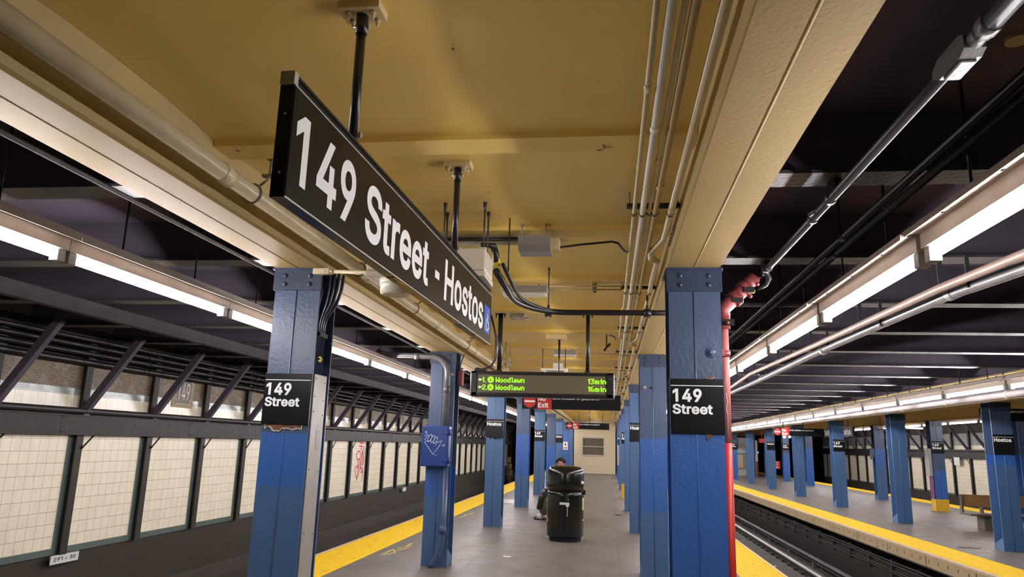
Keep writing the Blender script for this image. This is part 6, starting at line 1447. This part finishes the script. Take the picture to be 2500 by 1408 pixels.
# station number plates on the left wall
def plate(y0, y1, z0, z1, words, label):
    t = thing('number_plate', (XW + .03, y0, z0), label, 'plate')
    mb = MB(); mb.box(XW + .09, XW + .10, y0, y1, z0, z1); mb.box(XW, XW + .09, y0 + .1, y0 + .12, z0 + .02, z1 - .02); mb.build('plate_face', 'sticker', t)
    if words:
        mb = MB(); a, b = words
        text(mb, a, (XW + .1005, y0 + .05, z0 + .035), (0, 1, 0), (0, 0, 1), .045, .16, .02, .001); text(mb, '+', (XW + .1005, y0 + .255, z0 + .035), (0, 1, 0), (0, 0, 1), .04, None, .02, .001)
        text(mb, b, (XW + .1005, y0 + .34, z0 + .035), (0, 1, 0), (0, 0, 1), .045, .10, .02, .001); mb.build('numerals', 'litter_dark', t)
plate(8.80, 9.30, -.155, -.045, ('291', '50'), 'white number plate reading 291 + 50 low on the left wall at the bottom left')
plate(24.9, 25.3, -.19, -.06, None, 'small white plate low on the left wall right of the red graffiti')
mb = MB(); mb.box(XW, XW + .004, 42, 42.5, -.9, -.15); tag(mb.build('scraped_patch', 'wall_girder', loc=(XW, 42, -.9)), 'pale scraped patch on the dark lower wall far down the left track', 'wall mark')

# ================================================================== OPPOSITE PLATFORM ITEMS
t = thing('wooden_bench', (8.3, 17.6, 0), 'worn wooden bench on the opposite platform behind the right column', 'bench')
bx0, bx1 = 7.66, 9.6
mb = MB(); mb.cbox(bx0, bx1, 17.70, 17.74, .46, .71, .008); mb.build('backrest', 'wood_bench', t)
for x in (bx0, 8.06, 8.5, 9.0, bx1 - .04): mb = MB(); mb.box(x, x + .04, 17.66, 17.76, .33, .70 if x == bx0 else .47); mb.build('divider', 'wood_bench_grey', t)
mb = MB(); mb.cbox(bx0 - .01, bx1, 17.25, 17.76, .29, .33, .006); mb.build('seat', 'wood_bench_grey', t)
for x in (7.95, 9.1): mb = MB(); mb.cbox(x, x + .26, 17.35, 17.68, 0, .29, .006); mb.build('leg', 'wood_bench_grey', t)
mb = MB(); mb.prism([(8.15, .335), (8.35, .335), (8.33, .36), (8.27, .38), (8.2, .355)], 'y', 17.55, 17.65); tag(mb.build('paper_scrap', 'paper_white', loc=(8.25, 17.6, .335)), 'white paper scrap lying on the seat of the opposite bench', 'litter')
mb = MB(); mb.box(8.66, 9.3, 17.2, 17.24, .02, .10); mb.m(1).box(8.66, 9.3, 17.2, 17.24, .10, .14); mb.m(2).box(8.66, 9.3, 17.2, 17.24, .17, .25)
tag(mb.build('coloured_board', ['sticker_green', 'sticker', 'graffiti_purple'], loc=(8.9, 17.2, 0)), 'coloured striped board leaning under the bench at the right frame edge', 'board')
mb = MB(); mb.prism([(5.9, 13.9), (6.25, 13.86), (6.25, 13.9), (6.0, 13.95)], 'z', 0, .006); tag(mb.build('litter_scrap', 'litter_dark', loc=(6.1, 13.9, 0)), 'thin dark strip lying on the opposite platform near its front columns', 'litter')
# far cabin, warning signs, lamps at the end of the opposite platform
t = thing('platform_cabin', (8.2, 48, 0), 'pale metal cabin with a cream cabinet far down the opposite platform', 'cabin')
mb = MB(); mb.box(7.2, 8.55, 48, 50, 0, 2.3); mb.build('cabin_wall', 'sticker', t)
mb = MB(); mb.cbox(7.5, 8.3, 47.8, 48, .45, 1.25, .02); mb.build('cabinet', 'wall_cream', t)
mb = MB(); mb.tube([(7.5, 47.95, 1.3), (7.5, 47.95, 2.2)], .03, 6); mb.tube([(8.0, 47.95, 1.6), (8.0, 47.95, 2.2)], .03, 6); mb.box(7.2, 8.55, 47.97, 48, 1.28, 1.34); mb.build('piping', 'pipe_grey', t)
mb = MB(); mb.box(8.9, 9.02, 47, 47.1, 0, 2.15); mb.m(1).box(8.9, 9.02, 46.98, 47, .0, .9)
tag(mb.build('door_post', ['fixture_box', 'primer_rust'], loc=(8.95, 47, 0)), 'cream door post beside the dark tunnel with the blue light', 'post')
mb = MB(); mb.box(9.05, 9.15, 46, 46.05, 2.1, 2.3); mb = MB(); mb.box(8.55, 9.35, 44, 44.04, 1.98, 2.22); mb.box(8.7, 8.72, 44.01, 44.03, 2.22, 2.85); mb.box(9.1, 9.12, 44.01, 44.03, 2.22, 2.85)
tag(mb.build('red_sign', 'sign_red', loc=(8.9, 44, 2.0)), 'small red sign high beside the blue light', 'sign')
t = thing('warning_sign', (9.4, 44, .55), 'red square warning sign low at the dark end of the opposite platform', 'sign')
mb = MB(); mb.box(9.15, 9.65, 44, 44.03, .55, .98); mb.build('sign_plate', 'sign_red', t); mb = MB(); mb.box(9.38, 9.42, 44.03, 44.06, 0, .9); mb.build('post', 'pipe_black', t)
mb = MB(); P = [(9.40 + .11 * cos(2 * pi * i / 16), 43.99, .83 + .11 * sin(2 * pi * i / 16)) for i in range(17)]; mb.tube(P, .014, 5); mb.box(9.25, 9.55, 43.985, 43.998, .60, .63); mb.box(9.3, 9.5, 43.985, 43.998, .66, .68); mb.box(9.39, 9.41, 43.985, 43.998, .77, .89); mb.build('white_symbol', 'sign_white', t)
bm2 = bmesh.new(); bmesh.ops.create_icosphere(bm2, subdivisions=2, radius=.05)
for v in bm2.verts: v.co += Vector((9.6, 50, 1.42))
mb = MB(); mb.add_bm(bm2, True); tag(mb.build('blue_light', 'blue_lamp', loc=(9.6, 50, 1.42)), 'small blue tunnel lamp glowing at the dark end of the opposite platform', 'lamp')
mb = MB(); mb.tube([(9.6, 50.04, 1.42), (9.6, 50.04, 3.06)], .02, 6); tag(mb.build('lamp_pole', 'pipe_black', loc=(9.6, 50, 1.42)), 'black rod behind the blue tunnel lamp', 'pole')
def bulb(x, y, z_, r_, label, m_='signal_white'):
    b2 = bmesh.new(); bmesh.ops.create_icosphere(b2, subdivisions=2, radius=r_)
    for v in b2.verts: v.co += Vector((x, y, z_))
    t = thing('tunnel_lamp', (x, y, z_), label, 'lamp'); mb = MB(); mb.add_bm(b2, True); mb.build('bulb', m_, t)
    mb = MB(); mb.tube([(x, y + .02, z_ + r_ * .8), (x, y + .02, 3.07)], .012, 6); mb.build('stem', 'pipe_black', t)
bulb(-3.42, 55, 2.52, .07, 'white tunnel lamp low in the dark gap between the left columns'); bulb(-3.2, 58, 1.85, .07, 'white tunnel lamp at mid height in the dark gap between the left columns')
bulb(9.05, 40, 2.28, .07, 'white lamp above the red sign on the opposite platform'); bulb(9.55, 41, 2.30, .06, 'white lamp right of the red sign on the opposite platform')
# hatch cover on the floor between left columns
mb = MB(); mb.box(-3.05, -2.45, 19.3, 20.6, 0, .008); tag(mb.build('floor_hatch', 'aluminium', loc=(-2.7, 19.9, 0)), 'metal floor plate between the blue columns left of the bin', 'floor plate')
# small yellow and white fittings by the opposite ceiling
t = thing('overhead_fitting', (9.6, 26, 2.3), 'yellow handled fitting on a white pipe above the opposite platform', 'fitting')
mb = MB(); mb.tube([(8.9, 26, 2.40), (10.3, 26, 2.40)], .03, 8); mb.build('pipe', 'fixture_white', t)
mb = MB(); mb.tube([(10.2, 26, 2.42), (10.2, 26, 3.07)], .008, 6); mb.build('rod', 'pipe_black', t)
mb = MB(); mb.tube([(8.98, 26, 2.42), (8.98, 26, 2.81)], .008, 6); mb.build('rod', 'pipe_black', t)
mb = MB(); mb.tube([(9.0, 26, 2.40), (9.1, 26, 2.40)], .034, 8); mb.build('coupling', 'fixture_white', t)
mb = MB(); mb.tube([(9.55, 25.95, 2.45), (9.9, 25.95, 2.58)], .03, 6); mb.build('handle', 'tag_yellow', t)
# circular B marker on the right wall
t = thing('track_marker', (14.1, 33, 1.3), 'square white track marker on the right tiled wall', 'plate')
mb = MB(); mb.box(14.05, 14.06, 32.2, 32.7, 1.18, 1.5); mb.box(14.06, 14.22, 32.4, 32.44, 1.25, 1.4); mb.build('plate_face', 'sticker', t)

mb = MB(); P = [(1.53 + .045 * cos(2 * pi * i / 20), 2.70 + .045 * sin(2 * pi * i / 20)) for i in range(20)]
mb.prism(P, 'z', 3.045, 3.062); tag(mb.build('roof_plug', 'pipe_tan', loc=(1.53, 2.7, 3.05)), 'pale round plug on the dark roof at the top right frame edge', 'plug')
